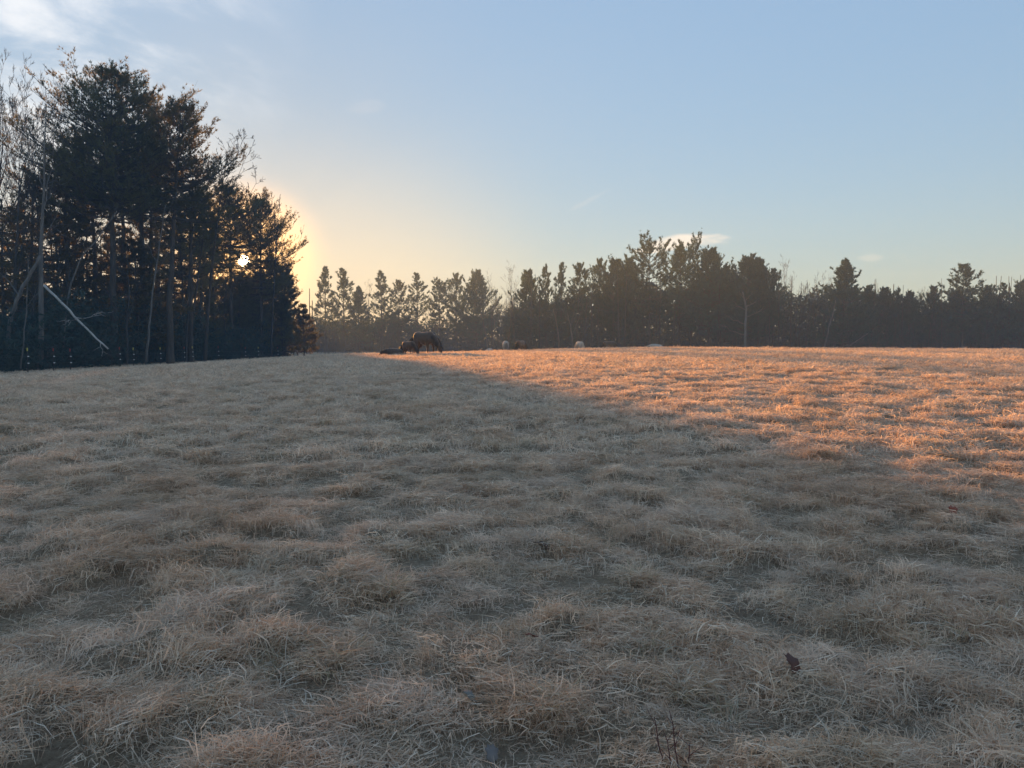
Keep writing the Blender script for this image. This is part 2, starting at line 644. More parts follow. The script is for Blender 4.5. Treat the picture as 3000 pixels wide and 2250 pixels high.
NEAR_MAT = [reg(nblade=60, spread=.055, lean=1, fan=.6, lmin=.045, lmax=.135, lift=.45, width=.0035, droop=.45) for _ in range(4)]
NEAR_MESS = [reg(nblade=55, spread=.06, lean=1, fan=2.4, lmin=.045, lmax=.14, lift=.55, width=.0034, droop=.45) for _ in range(4)]
NEAR_FOUNT = [reg(nblade=110, spread=.035, lean=0, fan=.5, lmin=.09, lmax=.21, lift=.8, width=.0038, droop=.62, green=.5) for _ in range(3)]
NEAR_STRAW = [reg(nblade=5, spread=.08, lean=1, fan=1.2, lmin=.08, lmax=.17, lift=.9, width=.0036, droop=.3, tone=(.75, 1.0)) for _ in range(3)]
MID_MAT = [reg(nblade=50, spread=.08, lean=1, fan=.9, lmin=.045, lmax=.135, lift=.5, width=.0062, droop=.42) for _ in range(4)]
MID_MESS = [reg(nblade=46, spread=.085, lean=1, fan=2.4, lmin=.05, lmax=.145, lift=.6, width=.006, droop=.45) for _ in range(3)]
MID_FOUNT = [reg(nblade=60, spread=.04, lean=0, fan=.5, lmin=.10, lmax=.22, lift=.85, width=.007, droop=.6, green=.4) for _ in range(2)]
FAR_MAT = [reg(nblade=44, spread=.16, lean=1, fan=1.8, lmin=.06, lmax=.18, lift=.7, width=.012, droop=.4) for _ in range(4)]
FAR_STRAW = [reg(nblade=12, spread=.18, lean=1, fan=1.5, lmin=.10, lmax=.24, lift=1.0, width=.010, droop=.3, tone=(.5, 1.0)) for _ in range(2)]

rg = np.random.default_rng(77)
pts, rots, scls, kinds = [], [], [], []


def flow(x, y):
    return 2.4 * vnoise(x * .55, y * .55, 61) + 1.6 * vnoise(x * 1.5, y * 1.5, 62) + 0.4


def scatter(y0, y1, per_m2, types, smin, smax, spin, pfade=None, thin=None):
    area_w = 0.74 * y1 + 3.5
    n = int((y1 - y0) * 2 * area_w * per_m2)
    y = rg.uniform(y0, y1, n)
    x = rg.uniform(-area_w, area_w, n)
    keep = np.abs(x) < 0.74 * y + 3.5
    keep &= x > -31.5 + 1.2 * vnoise(y * .4, y * 0, 8)
    if thin is not None:
        keep &= rg.uniform(0, 1, n) < thin(x, y)
    x, y = x[keep], y[keep]
    n = len(x)
    z = ground_z(x, y) - 0.012
    ya = flow(x, y) + rg.normal(0, spin, n)
    e = 0.12
    gxs = (ground_z(x + e, y) - ground_z(x - e, y)) / (2 * e)
    gys = (ground_z(x, y + e) - ground_z(x, y - e)) / (2 * e)
    pts.append(np.stack([x, y, z], -1))
    # lay the tuft on the slope: rotate about X and Y after the spin (small angles)
    rots.append(np.stack([np.arctan(gys) * 0.8, -np.arctan(gxs) * 0.8, ya], -1))
    s = rg.uniform(smin, smax, n) * (0.8 + 0.3 * sstep(-.5, .6, vnoise(x * 4.2, y * 4.6, 9)))
    scls.append(np.stack([s, s, s * rg.uniform(.75, 1.25, n)], -1))
    kinds.append(rg.choice(types, n))


clump = lambda x, y: 0.36 + 0.64 * sstep(-0.35, 0.25, vnoise(x * 4.2, y * 4.6, 9))
patch = lambda x, y: clump(x, y) * (0.45 + 0.55 * sstep(-0.25, 0.35, vnoise(x * .9, y * .9, 31)))
patch2 = lambda x, y: clump(x, y) * (0.3 + 0.7 * sstep(0.3, -0.3, vnoise(x * .9, y * .9, 31)))
scatter(1.6, 8.5, 190, NEAR_MAT, .8, 1.25, .45, thin=patch)
scatter(1.6, 8.5, 340, NEAR_MESS, .7, 1.2, 3.0, thin=patch2)
scatter(1.6, 8.5, 4.0, NEAR_STRAW, .7, 1.2, 3.0)
scatter(1.6, 10.0, 3.2, NEAR_FOUNT, .6, 1.1, 3.0, thin=lambda x, y: sstep(-.1, .5, vnoise(x * .9, y * .9, 51)))
scatter(8.0, 23.0, 80, MID_MAT, .8, 1.3, .6, thin=patch)
scatter(8.0, 23.0, 135, MID_MESS, .8, 1.25, 3.0, thin=patch2)
scatter(8.0, 23.0, 2.6, MID_FOUNT, .7, 1.15, 3.0, thin=lambda x, y: sstep(-.1, .5, vnoise(x * .9, y * .9, 51)))
scatter(22.0, 52.0, 46, FAR_MAT, .7, 1.2, 1.5, thin=clump)
scatter(22.0, 78.0, 1.6, FAR_STRAW, .6, 1.0, 3.0)
scatter(52.0, 82.0, 20, FAR_MAT, .7, 1.2, 1.5)
# the larger green-based tussocks one can pick out in the turf
for px, row, s in [(1200, 1730, 1.25), (1700, 1570, 1.2), (1850, 1690, 1.1), (800, 1930, 1.25), (930, 1890, 1.15), (1890, 1880, 1.2), (2890, 1830, 1.2), (2720, 1440, 1.3), (560, 2020, .9), (2000, 2090, 1.1), (860, 1870, 1.0), (1130, 1720, 1.0), (2650, 1860, 1.1), (2600, 1420, 1.0), (1600, 2190, 1.0), (1950, 1990, 1.1)]:
    d = pix_dir(px, row)
    y = 3.0
    for _ in range(60):
        x = d.x / d.y * y
        zr = CZ + d.z / d.y * y
        gz = float(ground_z(x, y))
        if zr < gz + 0.06:
            break
        y += 0.12
    for k in range(3):
        xx, yy = x + rg.normal(0, .07), y + rg.normal(0, .07)
        pts.append(np.array([[xx, yy, float(ground_z(xx, yy)) - 0.01]]))
        rots.append(np.array([[0, 0, rg.uniform(-3, 3)]]))
        scls.append(np.array([[s * .85, s * .85, s * 1.0]]))
        kinds.append(np.array([rg.choice(NEAR_FOUNT)]))

PT, RT, SL, KD = (np.concatenate(a) for a in (pts, rots, scls, kinds))
tuft_col = bpy.data.collections.new('grass_tufts')
for i, me in enumerate(TUFTS):
    o = bpy.data.objects.new('grass_tuft_%02d' % i, me)
    tuft_col.objects.link(o)
pm = bpy.data.meshes.new('grass')
pm.vertices.add(len(PT))
pm.vertices.foreach_set('co', PT.astype(np.float32).ravel())
for nm, typ, arr, key in (('rot', 'FLOAT_VECTOR', RT, 'vector'), ('scl', 'FLOAT_VECTOR', SL, 'vector'), ('kind', 'INT', KD, 'value')):
    at = pm.attributes.new(nm, typ, 'POINT')
    at.data.foreach_set(key, (arr.astype(np.int32) if typ == 'INT' else arr.astype(np.float32)).ravel())
pm.materials.append(M_GRASS)
grass = link('grass', pm)
tag(grass, 'dry matted straw coloured pasture grass covering the field', 'grass', kind='stuff')
ng = bpy.data.node_groups.new('grass_scatter', 'GeometryNodeTree')
ng.interface.new_socket('Geometry', in_out='INPUT', socket_type='NodeSocketGeometry')
ng.interface.new_socket('Geometry', in_out='OUTPUT', socket_type='NodeSocketGeometry')
gi, go = ng.nodes.new('NodeGroupInput'), ng.nodes.new('NodeGroupOutput')
iop = ng.nodes.new('GeometryNodeInstanceOnPoints')
ci = ng.nodes.new('GeometryNodeCollectionInfo')
ci.inputs['Collection'].default_value = tuft_col
ci.inputs['Separate Children'].default_value = True
ci.inputs['Reset Children'].default_value = True
iop.inputs['Pick Instance'].default_value = True
ng.links.new(gi.outputs[0], iop.inputs['Points'])
ng.links.new(ci.outputs[0], iop.inputs['Instance'])


def named(nm, typ):
    a = ng.nodes.new('GeometryNodeInputNamedAttribute')
    a.data_type = typ
    a.inputs['Name'].default_value = nm
    return a.outputs['Attribute']


e2r = ng.nodes.new('FunctionNodeEulerToRotation')
ng.links.new(named('rot', 'FLOAT_VECTOR'), e2r.inputs[0])
ng.links.new(e2r.outputs[0], iop.inputs['Rotation'])
ng.links.new(named('scl', 'FLOAT_VECTOR'), iop.inputs['Scale'])
ng.links.new(named('kind', 'INT'), iop.inputs['Instance Index'])
ng.links.new(iop.outputs[0], go.inputs[0])
md = grass.modifiers.new('scatter', 'NODES')
md.node_group = ng

# ------------------------------------------------------------------ trees
def needle_tufts(C, A, length, width, q, r):
    """C (n,3) centres, A (n,3) axes: q slim triangles each"""
    n = len(C)
    d = unit(A[:, None, :] + 0.75 * unit(r.normal(0, 1, (n, q, 3))))
    ln = length * r.uniform(.6, 1.25, (n, q, 1))
    side = unit(np.cross(d, r.normal(0, 1, (n, q, 3)))) * (width * r.uniform(.7, 1.3, (n, q, 1)))
    base = C[:, None, :] + d * ln * r.uniform(-.15, .25, (n, q, 1))
    tri = np.stack([base - side * .5, base + side * .5, base + d * ln], 2)
    V = tri.reshape(-1, 3)
    return V, np.arange(len(V)).reshape(-1, 3)


PROF = {
    'dome': lambda u: np.sqrt(np.clip(1 - u ** 2.4, 0, 1)) * (0.72 + 0.28 * np.sin(np.pi * np.clip(u * 1.3, 0, 1))),
    'cone': lambda u: np.clip(1 - u, 0, 1) ** 0.8 * 0.95 + 0.05,
    'spire': lambda u: (np.clip(1 - u, 0, 1) ** 0.95) * (0.55 + 0.45 * np.clip(1 - u, 0, 1)) * 1.2 + 0.06,
    'column': lambda u: 0.55 + 0.45 * np.sin(np.pi * np.clip(u * .9 + .08, 0, 1)) - 0.6 * np.clip(u - .8, 0, 1),
    'pagoda': lambda u: np.clip(1 - u, 0, 1) ** 0.62 * (.82 + .18 * np.sin(u * 40)) + .05,
    'layer': lambda u: (0.95 - 0.55 * u) * (1 - np.clip(u - .9, 0, 1) * 5),
    'right': lambda u: np.where(u < .45, 1.0, np.sqrt(np.clip(1 - ((u - .45) / .55) ** 1.6, 0, 1)) * .9 + .1),
}


def pine_meshes(H, cb, R, prof, nb, ntw, ntf, tl, tw, q, seed, sect=.35, lean=(0, 0), lift=(4, 46), twigs=True, flat=0.0, hole=None, stubs=8, wob=.1):
    r = np.random.default_rng(seed)
    # trunk
    k = 12
    s = np.linspace(0, 1, k)
    wx, wy = np.cumsum(r.normal(0, wob, k)) * .5, np.cumsum(r.normal(0, wob, k)) * .5
    tx, ty = lean[0] * s ** 1.5 + wx - wx[0], lean[1] * s ** 1.5 + wy - wy[0]
    tz = -0.5 + s * (H + .5)
    tr = np.maximum(0.0135 * H * (1 - s) ** .8 + 0.015, 0.02) * (1 + .5 * np.exp(-s * 18))
    trunk = tubes(np.stack([tx, ty, tz], -1)[None], tr[None], 8)
    # branches in rough whorls
    u = (np.arange(nb) + r.uniform(0, 1, nb)) / nb
    wh = max(6, int(H * (1 - cb) / 0.75))
    u = np.clip(np.round(u * wh) / wh * .75 + u * .25 + r.normal(0, .006, nb), 0, .995)
    zb = (cb + (1 - cb) * u) * H
    az = np.arange(nb) * 2.39996 + r.normal(0, .5, nb)
    ph = r.uniform(0, 6.28, 4)
    sec = 1 + sect * (np.sin(az * 2 + ph[0] + u * 5) * .5 + np.sin(az * 3 + ph[1] - u * 9) * .4 + np.sin(u * 23 + ph[2]) * .35)
    L = R * PROF[prof](u) * r.uniform(.62, 1.08, nb) * sec
    L = np.maximum(L, .25)
    el = np.radians(lift[0] + (lift[1] - lift[0]) * u ** 1.3 + r.normal(0, 7, nb))
    kk = 6
    ss = np.linspace(0, 1, kk)
    bx, by = np.interp(zb, tz, tx), np.interp(zb, tz, ty)
    az_s = az[:, None] + r.normal(0, .22, nb)[:, None] * ss
    rad = L[:, None] * ss * np.cos(el)[:, None]
    up = L[:, None] * (ss * np.sin(el)[:, None] + (.16 - flat * .2) * ss ** 2.2 - .07 * np.sin(np.pi * ss))
    BP = np.stack([bx[:, None] + rad * np.cos(az_s), by[:, None] + rad * np.sin(az_s), zb[:, None] + up], -1)
    BR = (0.012 + 0.012 * L)[:, None] * (1 - ss * .85)[None, :]
    limbs = [tubes(BP, BR, 4)]
    # dead stubs below the crown
    if stubs:
        zs = r.uniform(.12, max(cb, .16), stubs) * H
        a2 = r.uniform(0, 6.28, stubs)
        l2 = r.uniform(.5, .28 * R + .8, stubs)
        s3 = np.linspace(0, 1, 4)
        x0, y0 = np.interp(zs, tz, tx), np.interp(zs, tz, ty)
        SP = np.stack([x0[:, None] + l2[:, None] * s3 * np.cos(a2)[:, None], y0[:, None] + l2[:, None] * s3 * np.sin(a2)[:, None], zs[:, None] + l2[:, None] * (.1 * s3 - .15 * s3 ** 2)], -1)
        limbs.append(tubes(SP, 0.022 * (1 - .7 * s3)[None, :] * np.ones((stubs, 1)), 3))
    # twigs
    cnt = np.maximum(2, np.round(ntw * (.35 + .65 * L / max(R, .1)))).astype(int)
    bi = np.repeat(np.arange(nb), cnt)
    nt = len(bi)
    t = r.uniform(.18, 1.0, nt) ** .8
    f = t * (kk - 1)
    i0 = np.clip(f.astype(int), 0, kk - 2)
    fr = (f - i0)[:, None]
    p0 = BP[bi, i0] * (1 - fr) + BP[bi, i0 + 1] * fr
    td = unit(BP[bi, i0 + 1] - BP[bi, i0])
    sgn = np.where(r.uniform(0, 1, nt) < .5, -1, 1) * np.radians(r.uniform(18, 75, nt))
    c_, s_ = np.cos(sgn), np.sin(sgn)
    dd = np.stack([td[:, 0] * c_ - td[:, 1] * s_, td[:, 0] * s_ + td[:, 1] * c_, td[:, 2] * .6 + (.22 - .2 * flat) + r.normal(0, .16, nt)], -1)
    dd = unit(dd)
    tlg = L[bi] * (.14 + .34 * (1 - t)) * r.uniform(.6, 1.2, nt) + .22
    s3 = np.array([0, .5, 1.0])
    TP = p0[:, None, :] + dd[:, None, :] * (tlg[:, None] * s3)[:, :, None]
    TP[:, :, 2] += (tlg[:, None] * (.12 - .2 * flat) * s3 ** 2)
    if twigs:
        limbs.append(tubes(TP, np.array([.011, .008, .004])[None, :] * np.ones((nt, 1)), 3))
    # needles
    ti = np.repeat(np.arange(nt), ntf)
    sv = r.uniform(.15, 1.05, len(ti))
    C = TP[ti, 0] + (TP[ti, 2] - TP[ti, 0]) * sv[:, None] + r.normal(0, .05, (len(ti), 3))
    A = dd[ti] * .8 + np.array([0, 0, .55 * (1 - .7 * flat)]) + r.normal(0, .25, (len(ti), 3))
    # branch tips and leader
    C2 = BP[:, -1].repeat(3, 0) + r.normal(0, .09, (nb * 3, 3))
    A2 = unit(BP[:, -1] - BP[:, -2]).repeat(3, 0) + np.array([0, 0, .5])
    zt = np.linspace(.93, 1.0, 14) * H
    C3 = np.stack([np.interp(zt, tz, tx), np.interp(zt, tz, ty), zt], -1) + r.normal(0, .1, (14, 3))
    A3 = np.array([[0, 0, 1.0]]).repeat(14, 0) + r.normal(0, .4, (14, 3))
    C, A = np.concatenate([C, C2, C3]), np.concatenate([A, A2, A3])
    if hole is not None:
        keep = hole(C)
        C, A = C[keep], A[keep]
    nv, nf = needle_tufts(C, unit(A), tl, tw, q, r)
    lv, lq = join(limbs)
    crown = mesh_np('pine_crown', np.concatenate([lv, nv]), [lq, nf + len(lv)])
    crown['limb_faces'] = len(lq)
    return (mesh_np('pine_trunk', trunk[0], [trunk[1]]), crown)


def put_tree(name, label, cat, meshes, mats, loc, rz=0.0, scale=(1, 1, 1), group=None, parts=('trunk', 'crown')):
    o = thing(name, label, cat, loc, rz, group)
    o.scale = scale
    for nm, me, mt in zip(parts, meshes, mats):
        c = bpy.data.objects.new(nm, me)
        COL.objects.link(c)
        if not me.materials:
            if 'limb_faces' in me:
                me.materials.append(mats[0])
                mi = np.ones(len(me.polygons), np.int32)
                mi[:me['limb_faces']] = 0
                me.polygons.foreach_set('material_index', mi)
            me.materials.append(mt)
        if nm != 'crown' and len(me.polygons):
            me.polygons.foreach_set('use_smooth', np.ones(len(me.polygons), bool))
        c.parent = o
    return o


PINE_MATS = (M_BARK, M_PINE)
HEM_MATS = (M_BARK, M_HEM)
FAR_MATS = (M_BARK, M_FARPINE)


def gz(x, y):
    return float(ground_z(x, y)) - 0.02


def hero_pine(label, px, Y, top, base_row, R, prof, nb, seed, name='white_pine', mats=PINE_MATS, ntw=11, ntf=7, tl=.25, tw=.05, q=4, **kw):
    kw.setdefault('twigs', seed in (1, 2, 3, 4, 5, 14, 15))
    x = x_at(px, Y)
    z0 = gz(x, Y)
    H = (z_at(top, Y) - z0) * .955
    cb = max(.08, (z_at(base_row, Y) - z0) / H)
    ms = pine_meshes(H, cb, R, prof, nb, ntw, ntf, tl, tw, q, seed, **kw)
    return put_tree(name, label, 'tree', ms, mats, (x, Y, z0), 0.0, group='pines along the left edge of the field')


def sun_hole(x0, y0, z0):
    """a gap in the crown on the line towards the low sun"""
    o = np.array([0, 0, CZ])
    d = np.array(SUN)

    def keep(C):
        P = C + np.array([x0, y0, z0]) - o
        along = P @ d
        off = P - along[:, None] * d
        up = off[:, 2]
        lat = np.hypot(off[:, 0], off[:, 1])
        e = (lat / .32) ** 2 + ((up + .1) / 1.05) ** 2
        rr = np.random.default_rng(int(x0 * -100))
        return ((e > 1.0) | (rr.uniform(0, 1, len(e)) < .012)) & ((e > 12.0) | (rr.uniform(0, 1, len(e)) < .30 + .055 * e))
    return keep


# the tall grove at the left
hero_pine('tallest white pine of the grove, broad dark domed crown reaching highest', 335, 62, 186, 640, 7.0, 'dome', 210, 1, ntw=13, lean=(.3, 0), sect=.2, lift=(4, 36))
hero_pine('pine leaning right out of the tall grove, with ragged upper boughs', 500, 64, 292, 640, 5.12, 'dome', 120, 2, lean=(1.3, 0), sect=.55)
hero_pine('pine under the left shoulder of the tallest dark crown', 215, 63, 430, 700, 3.4, 'dome', 100, 3, sect=.4)
hero_pine('straight pine whose dark crown fills the middle of the tall grove', 425, 68, 262, 640, 5.4, 'dome', 120, 4, sect=.3)
hero_pine('pine with sparse feathery boughs on the sky side of the tall grove', 560, 70, 455, 700, 3.71, 'dome', 80, 5, lean=(.6, 0), sect=.6, ntw=8)
hero_pine('slim pine trunk with high crown between the two tallest pines', 445, 74, 360, 700, 4.10, 'dome', 70, 6, sect=.4, ntw=8)
hero_pine('shorter pine behind the slender leaning birch, dark low crown', 545, 76, 640, 860, 4.22, 'dome', 90, 7, sect=.35, ntw=9)
hero_pine('layered conifer at the left picture edge below the bare trees', 25, 56, 560, 960, 4.0, 'layer', 100, 8, name='layered_conifer', mats=HEM_MATS, flat=1.0, lift=(-4, 25), sect=.5, ntw=9, ntf=5)
hero_pine('open layered conifer just behind the forked grey birch trunk', 120, 60, 490, 940, 4.2, 'layer', 105, 9, name='layered_conifer', mats=HEM_MATS, flat=.8, lift=(-2, 30), sect=.6, ntw=9, ntf=5)
hero_pine('layered conifer in front of the tallest pine, left of its bare trunks', 215, 66, 560, 930, 3.6, 'layer', 70, 10, name='layered_conifer', mats=HEM_MATS, flat=.8, lift=(-2, 30), sect=.6, ntw=8, ntf=5)
hero_pine('low layered conifer filling the grove between the pine trunks', 300, 76, 640, 960, 3.0, 'layer', 46, 12, name='layered_conifer', mats=HEM_MATS, flat=.8, lift=(-6, 26), sect=.7, ntw=7, ntf=4)
hero_pine('low layered conifer among the thin trunks beneath the ragged pine', 470, 80, 700, 980, 3.2, 'layer', 46, 13, name='layered_conifer', mats=HEM_MATS, flat=.8, lift=(-6, 26), sect=.7, ntw=7, ntf=4)
for px, Y, tp, bs, R, sd, lab in [
        (60, 70, 600, 985, 3.6, 31, 'dark layered conifer deep in the grove behind the left edge'), (165, 74, 620, 990, 3.6, 32, 'layered conifer behind the broken white birch'),
        (250, 72, 600, 985, 3.4, 33, 'layered conifer behind the left trunks of the tallest pine'), (345, 82, 650, 990, 3.4, 34, 'layered conifer deep among the trunks of the tallest pine'),
        (400, 66, 700, 1000, 3.0, 35, 'layered conifer left of the slender pale birch'), (440, 88, 660, 985, 3.6, 36, 'layered conifer deep behind the slender pale birch'),
        (520, 84, 690, 990, 3.2, 37, 'layered conifer right of the slender pale birch'), (585, 92, 700, 1000, 3.2, 38, 'layered conifer behind the stem slanting toward the sun'),
        (650, 98, 815, 1010, 3.4, 39, 'layered conifer deep behind the sunlit pine'), (745, 102, 815, 1010, 3.6, 40, 'low layered conifer deep behind the rounded sunlit pine')]:
    hero_pine(lab, px, Y, tp, bs, R, 'layer', 96, sd, name='layered_conifer', mats=HEM_MATS, flat=.8, lift=(-6, 26), sect=.6, ntw=9, ntf=6, tl=.34, tw=.08, q=5, twigs=False)
for px, Y, tp, bs, R, sd, lab in [
        (285, 70, 380, 640, 3.8, 41, 'straight dark pine behind the left half of the tallest crown'), (375, 78, 340, 650, 4.0, 42, 'straight dark pine deep behind the tallest crown'),
        (470, 84, 420, 700, 3.8, 43, 'pine deep in the grove behind the ragged leaning pine'), (590, 82, 560, 760, 3.4, 44, 'pine left of the sun behind the slanting stem')]:
    hero_pine(lab, px, Y, tp, bs, R, 'dome', 90, sd, sect=.35, ntw=9, ntf=6, tl=.34, tw=.06, q=6, twigs=False)
xs, ys = x_at(690, 90), 90.0
hero_pine('pine with the low sun shining through the gap in its crown', 686, 90, 540, 800, 4.48, 'dome', 190, 14, hole=sun_hole(xs, ys, gz(xs, ys)), sect=.45)
xs, ys = x_at(770, 95), 95.0
hero_pine('rounded pine ending the grove beside the sun, boughs spreading right', 768, 95, 590, 880, 4.5, 'right', 220, 15, hole=sun_hole(xs, ys, gz(xs, ys)), sect=.3, lift=(0, 55))
xs, ys = x_at(640, 86), 86.0
hero_pine('half hidden pine left of the sun with a thin dark crown', 622, 86, 640, 840, 3.71, 'dome', 80, 16, hole=sun_hole(xs, ys, gz(xs, ys)), sect=.5)
hero_pine('bushy round topped pine added directly below the sun to block stray light', 708, 96, 796, 980, 3.3, 'dome', 180, 53, sect=.15, lift=(4, 30), stubs=0)  # added to stop sunlight leaking under the crown gap onto the foreground
hero_pine('added bushy low pine shading the field, below and right of the sun', 756, 97, 794, 980, 2.4, 'dome', 130, 54, sect=.15, lift=(4, 30), stubs=0)  # added beside it to close the rest of that light leak
hero_pine('dense pine added as a sun blocker behind the rounded sunlit pine', 800, 101, 745, 960, 2.8, 'dome', 150, 51, sect=.25)  # added in the sun's path to keep the near field in shade
hero_pine('slim shade casting pine added on the right flank of the rounded sunlit pine', 836, 99, 782, 1000, 1.9, 'column', 120, 52, sect=.3)  # added to carry the grove's shadow further right
hero_pine('low bushy young pine at the foot of the sunlit grove', 830, 97, 872, 1030, 3.6, 'cone', 110, 17, name='young_pine', stubs=0, lift=(0, 40), sect=.35)
hero_pine('young pine under the sun, dark and full to the ground', 700, 92, 815, 1035, 3.4, 'cone', 90, 18, name='young_pine', stubs=0, lift=(0, 40), sect=.35)
hero_pine('young pine at the last corner of the grove, nearest the thin poles', 890, 103, 895, 1030, 2.6, 'cone', 90, 19, name='young_pine', stubs=0, lift=(0, 40), sect=.4)
hero_pine('young pine among brush left of the sunlit pine', 610, 84, 850, 1030, 2.8, 'cone', 70, 20, name='young_pine', stubs=0, lift=(0, 40), sect=.4)


# bare broadleaf trees
def bare_meshes(H, seed, trunk_r, first=.35, limbs=9, kids=(6, 6, 4), spread=38, curve=(0, 0), limb_len=.42, up=.55, twig_r=.014, forks=None):
    r = np.random.default_rng(seed)
    k = 9
    s = np.linspace(0, 1, k)
    w1, w2 = np.cumsum(r.normal(0, .12, k)), np.cumsum(r.normal(0, .12, k))
    tp = np.stack([curve[0] * s ** 1.4 + (w1 - w1[0]) * s, curve[1] * s ** 1.4 + (w2 - w2[0]) * s, -0.4 + s * (H * .86 + .4)], -1)
    trr = trunk_r * ((1 - s) ** .75 + .06)
    trunk = tubes(tp[None], trr[None], 7)
    out = []
    P, Rr, Ln = tp[None], trr[None], np.array([H * .9])
    n_kids = (limbs,) + tuple(kids)
    for lev, nk in enumerate(n_kids):
        n, kk, _ = P.shape
        bi = np.repeat(np.arange(n), nk)
        m = len(bi)
        t = r.uniform(first if lev == 0 else .22, 1.0, m)
        if lev:
            t[::nk] = 1.0
        f = t * (kk - 1)
        i0 = np.clip(f.astype(int), 0, kk - 2)
        fr = (f - i0)[:, None]
        p0 = P[bi, i0] * (1 - fr) + P[bi, i0 + 1] * fr
        td = unit(P[bi, i0 + 1] - P[bi, i0])
        rr = (Rr[bi, i0] * (1 - fr[:, 0]) + Rr[bi, i0 + 1] * fr[:, 0])
        ax = unit(np.cross(td, r.normal(0, 1, (m, 3))))
        an = np.radians(np.clip(r.normal(spread, 11, m), 12, 80))
        d = td * np.cos(an)[:, None] + ax * np.sin(an)[:, None]
        d[:, 2] += .12
        d = unit(d)
        ln = Ln[bi] * (limb_len if lev == 0 else .46) * (1.15 - .55 * t) * r.uniform(.65, 1.15, m)
        kn = 5
        sn = np.linspace(0, 1, kn)
        bend = unit(r.normal(0, 1, (m, 3))) * .18 + np.array([0, 0, up * .55])
        Pn = p0[:, None] + d[:, None] * (ln[:, None] * sn)[:, :, None] + bend[:, None] * (ln[:, None] * sn ** 2 * .5)[:, :, None]
        Pn[:, 1:-1] += r.normal(0, .014, (m, kn - 2, 3)) * ln[:, None, None]
        r0 = np.maximum(np.minimum(rr * .62, .02 * ln + .004), twig_r)
        Rn = r0[:, None] * (1 - .72 * sn)[None, :]
        Rn = np.maximum(Rn, twig_r * .6)
        out.append(tubes(Pn, Rn, 4 if lev == 0 else 3))
        P, Rr, Ln = Pn, Rn, ln
    v, q = join(out)
    return mesh_np('bare_trunk', trunk[0], [trunk[1]]), mesh_np('bare_crown', v, [q])


def bare_tree(label, px, Y, top, seed, tr=.16, mat=M_TWIG, trunk_mat=None, name='bare_tree', group='bare trees in the left grove', hk=.84, **kw):
    x = x_at(px, Y)
    z0 = gz(x, Y)
    H = (z_at(top, Y) - z0) * hk
    ms = bare_meshes(H, seed, tr, **kw)
    return put_tree(name, label, 'tree', ms, (trunk_mat or mat, mat), (x, Y, z0), 0.0, group=group, parts=('trunk', 'crown'))


bare_tree('tall bare broadleaf tree cut by the left picture edge', -10, 60, 172, 101, tr=.2, limbs=12, kids=(7, 6, 5), limb_len=.5, curve=(1.0, 0), up=.8)
bare_tree('bare tree with fine upswept twigs right of the leftmost one', 95, 63, 165, 102, tr=.18, limbs=12, kids=(7, 6, 5), limb_len=.48, curve=(.4, 0), up=.8)
bare_tree('slender bare tree with forking top nearest the tallest pine', 178, 62, 235, 103, tr=.13, limbs=11, kids=(7, 6, 5), curve=(.4, 0), up=.9, limb_len=.40)
bare_tree('faint bare tree top just left of the tallest pine crown', 262, 72, 205, 104, tr=.11, limbs=10, kids=(7, 6, 4), up=.9, limb_len=.38)
bare_tree('bare tree arching long thin limbs to the right against pale sky', 600, 70, 415, 105, tr=.16, limbs=8, kids=(6, 5, 4), curve=(2.4, -2.0), spread=42, first=.62, hk=1.0, twig_r=.018, limb_len=.34)
bare_tree('bare tree with spray of twigs behind the rounded sunlit pine', 795, 92, 548, 106, tr=.13, limbs=9, kids=(6, 5, 4), curve=(1.0, 0), first=.6, hk=.95, twig_r=.02, limb_len=.34)
bare_tree('thin bare tree between the ragged pine and the sun', 545, 68, 420, 107, tr=.10, limbs=6, kids=(5, 5, 3), curve=(1.2, 0), limb_len=.3)
bare_tree('bare tree among the pine trunks below the tallest crown', 372, 60, 600, 108, tr=.10, limbs=8, kids=(6, 5, 3), limb_len=.36)
bare_tree('bare tree with open branching between the leftmost tree and grey birch', 50, 55, 230, 111, tr=.14, limbs=10, kids=(6, 5, 4), curve=(.5, 0), up=.8, twig_r=.016)
bare_tree('small crooked bare tree left of the fallen birch', 75, 52, 700, 109, tr=.09, limbs=8, kids=(6, 5, 3), curve=(1.2, 0))
bare_tree('small bare tree standing in brush under the sun', 660, 82, 760, 110, tr=.08, limbs=8, kids=(6, 5, 3))


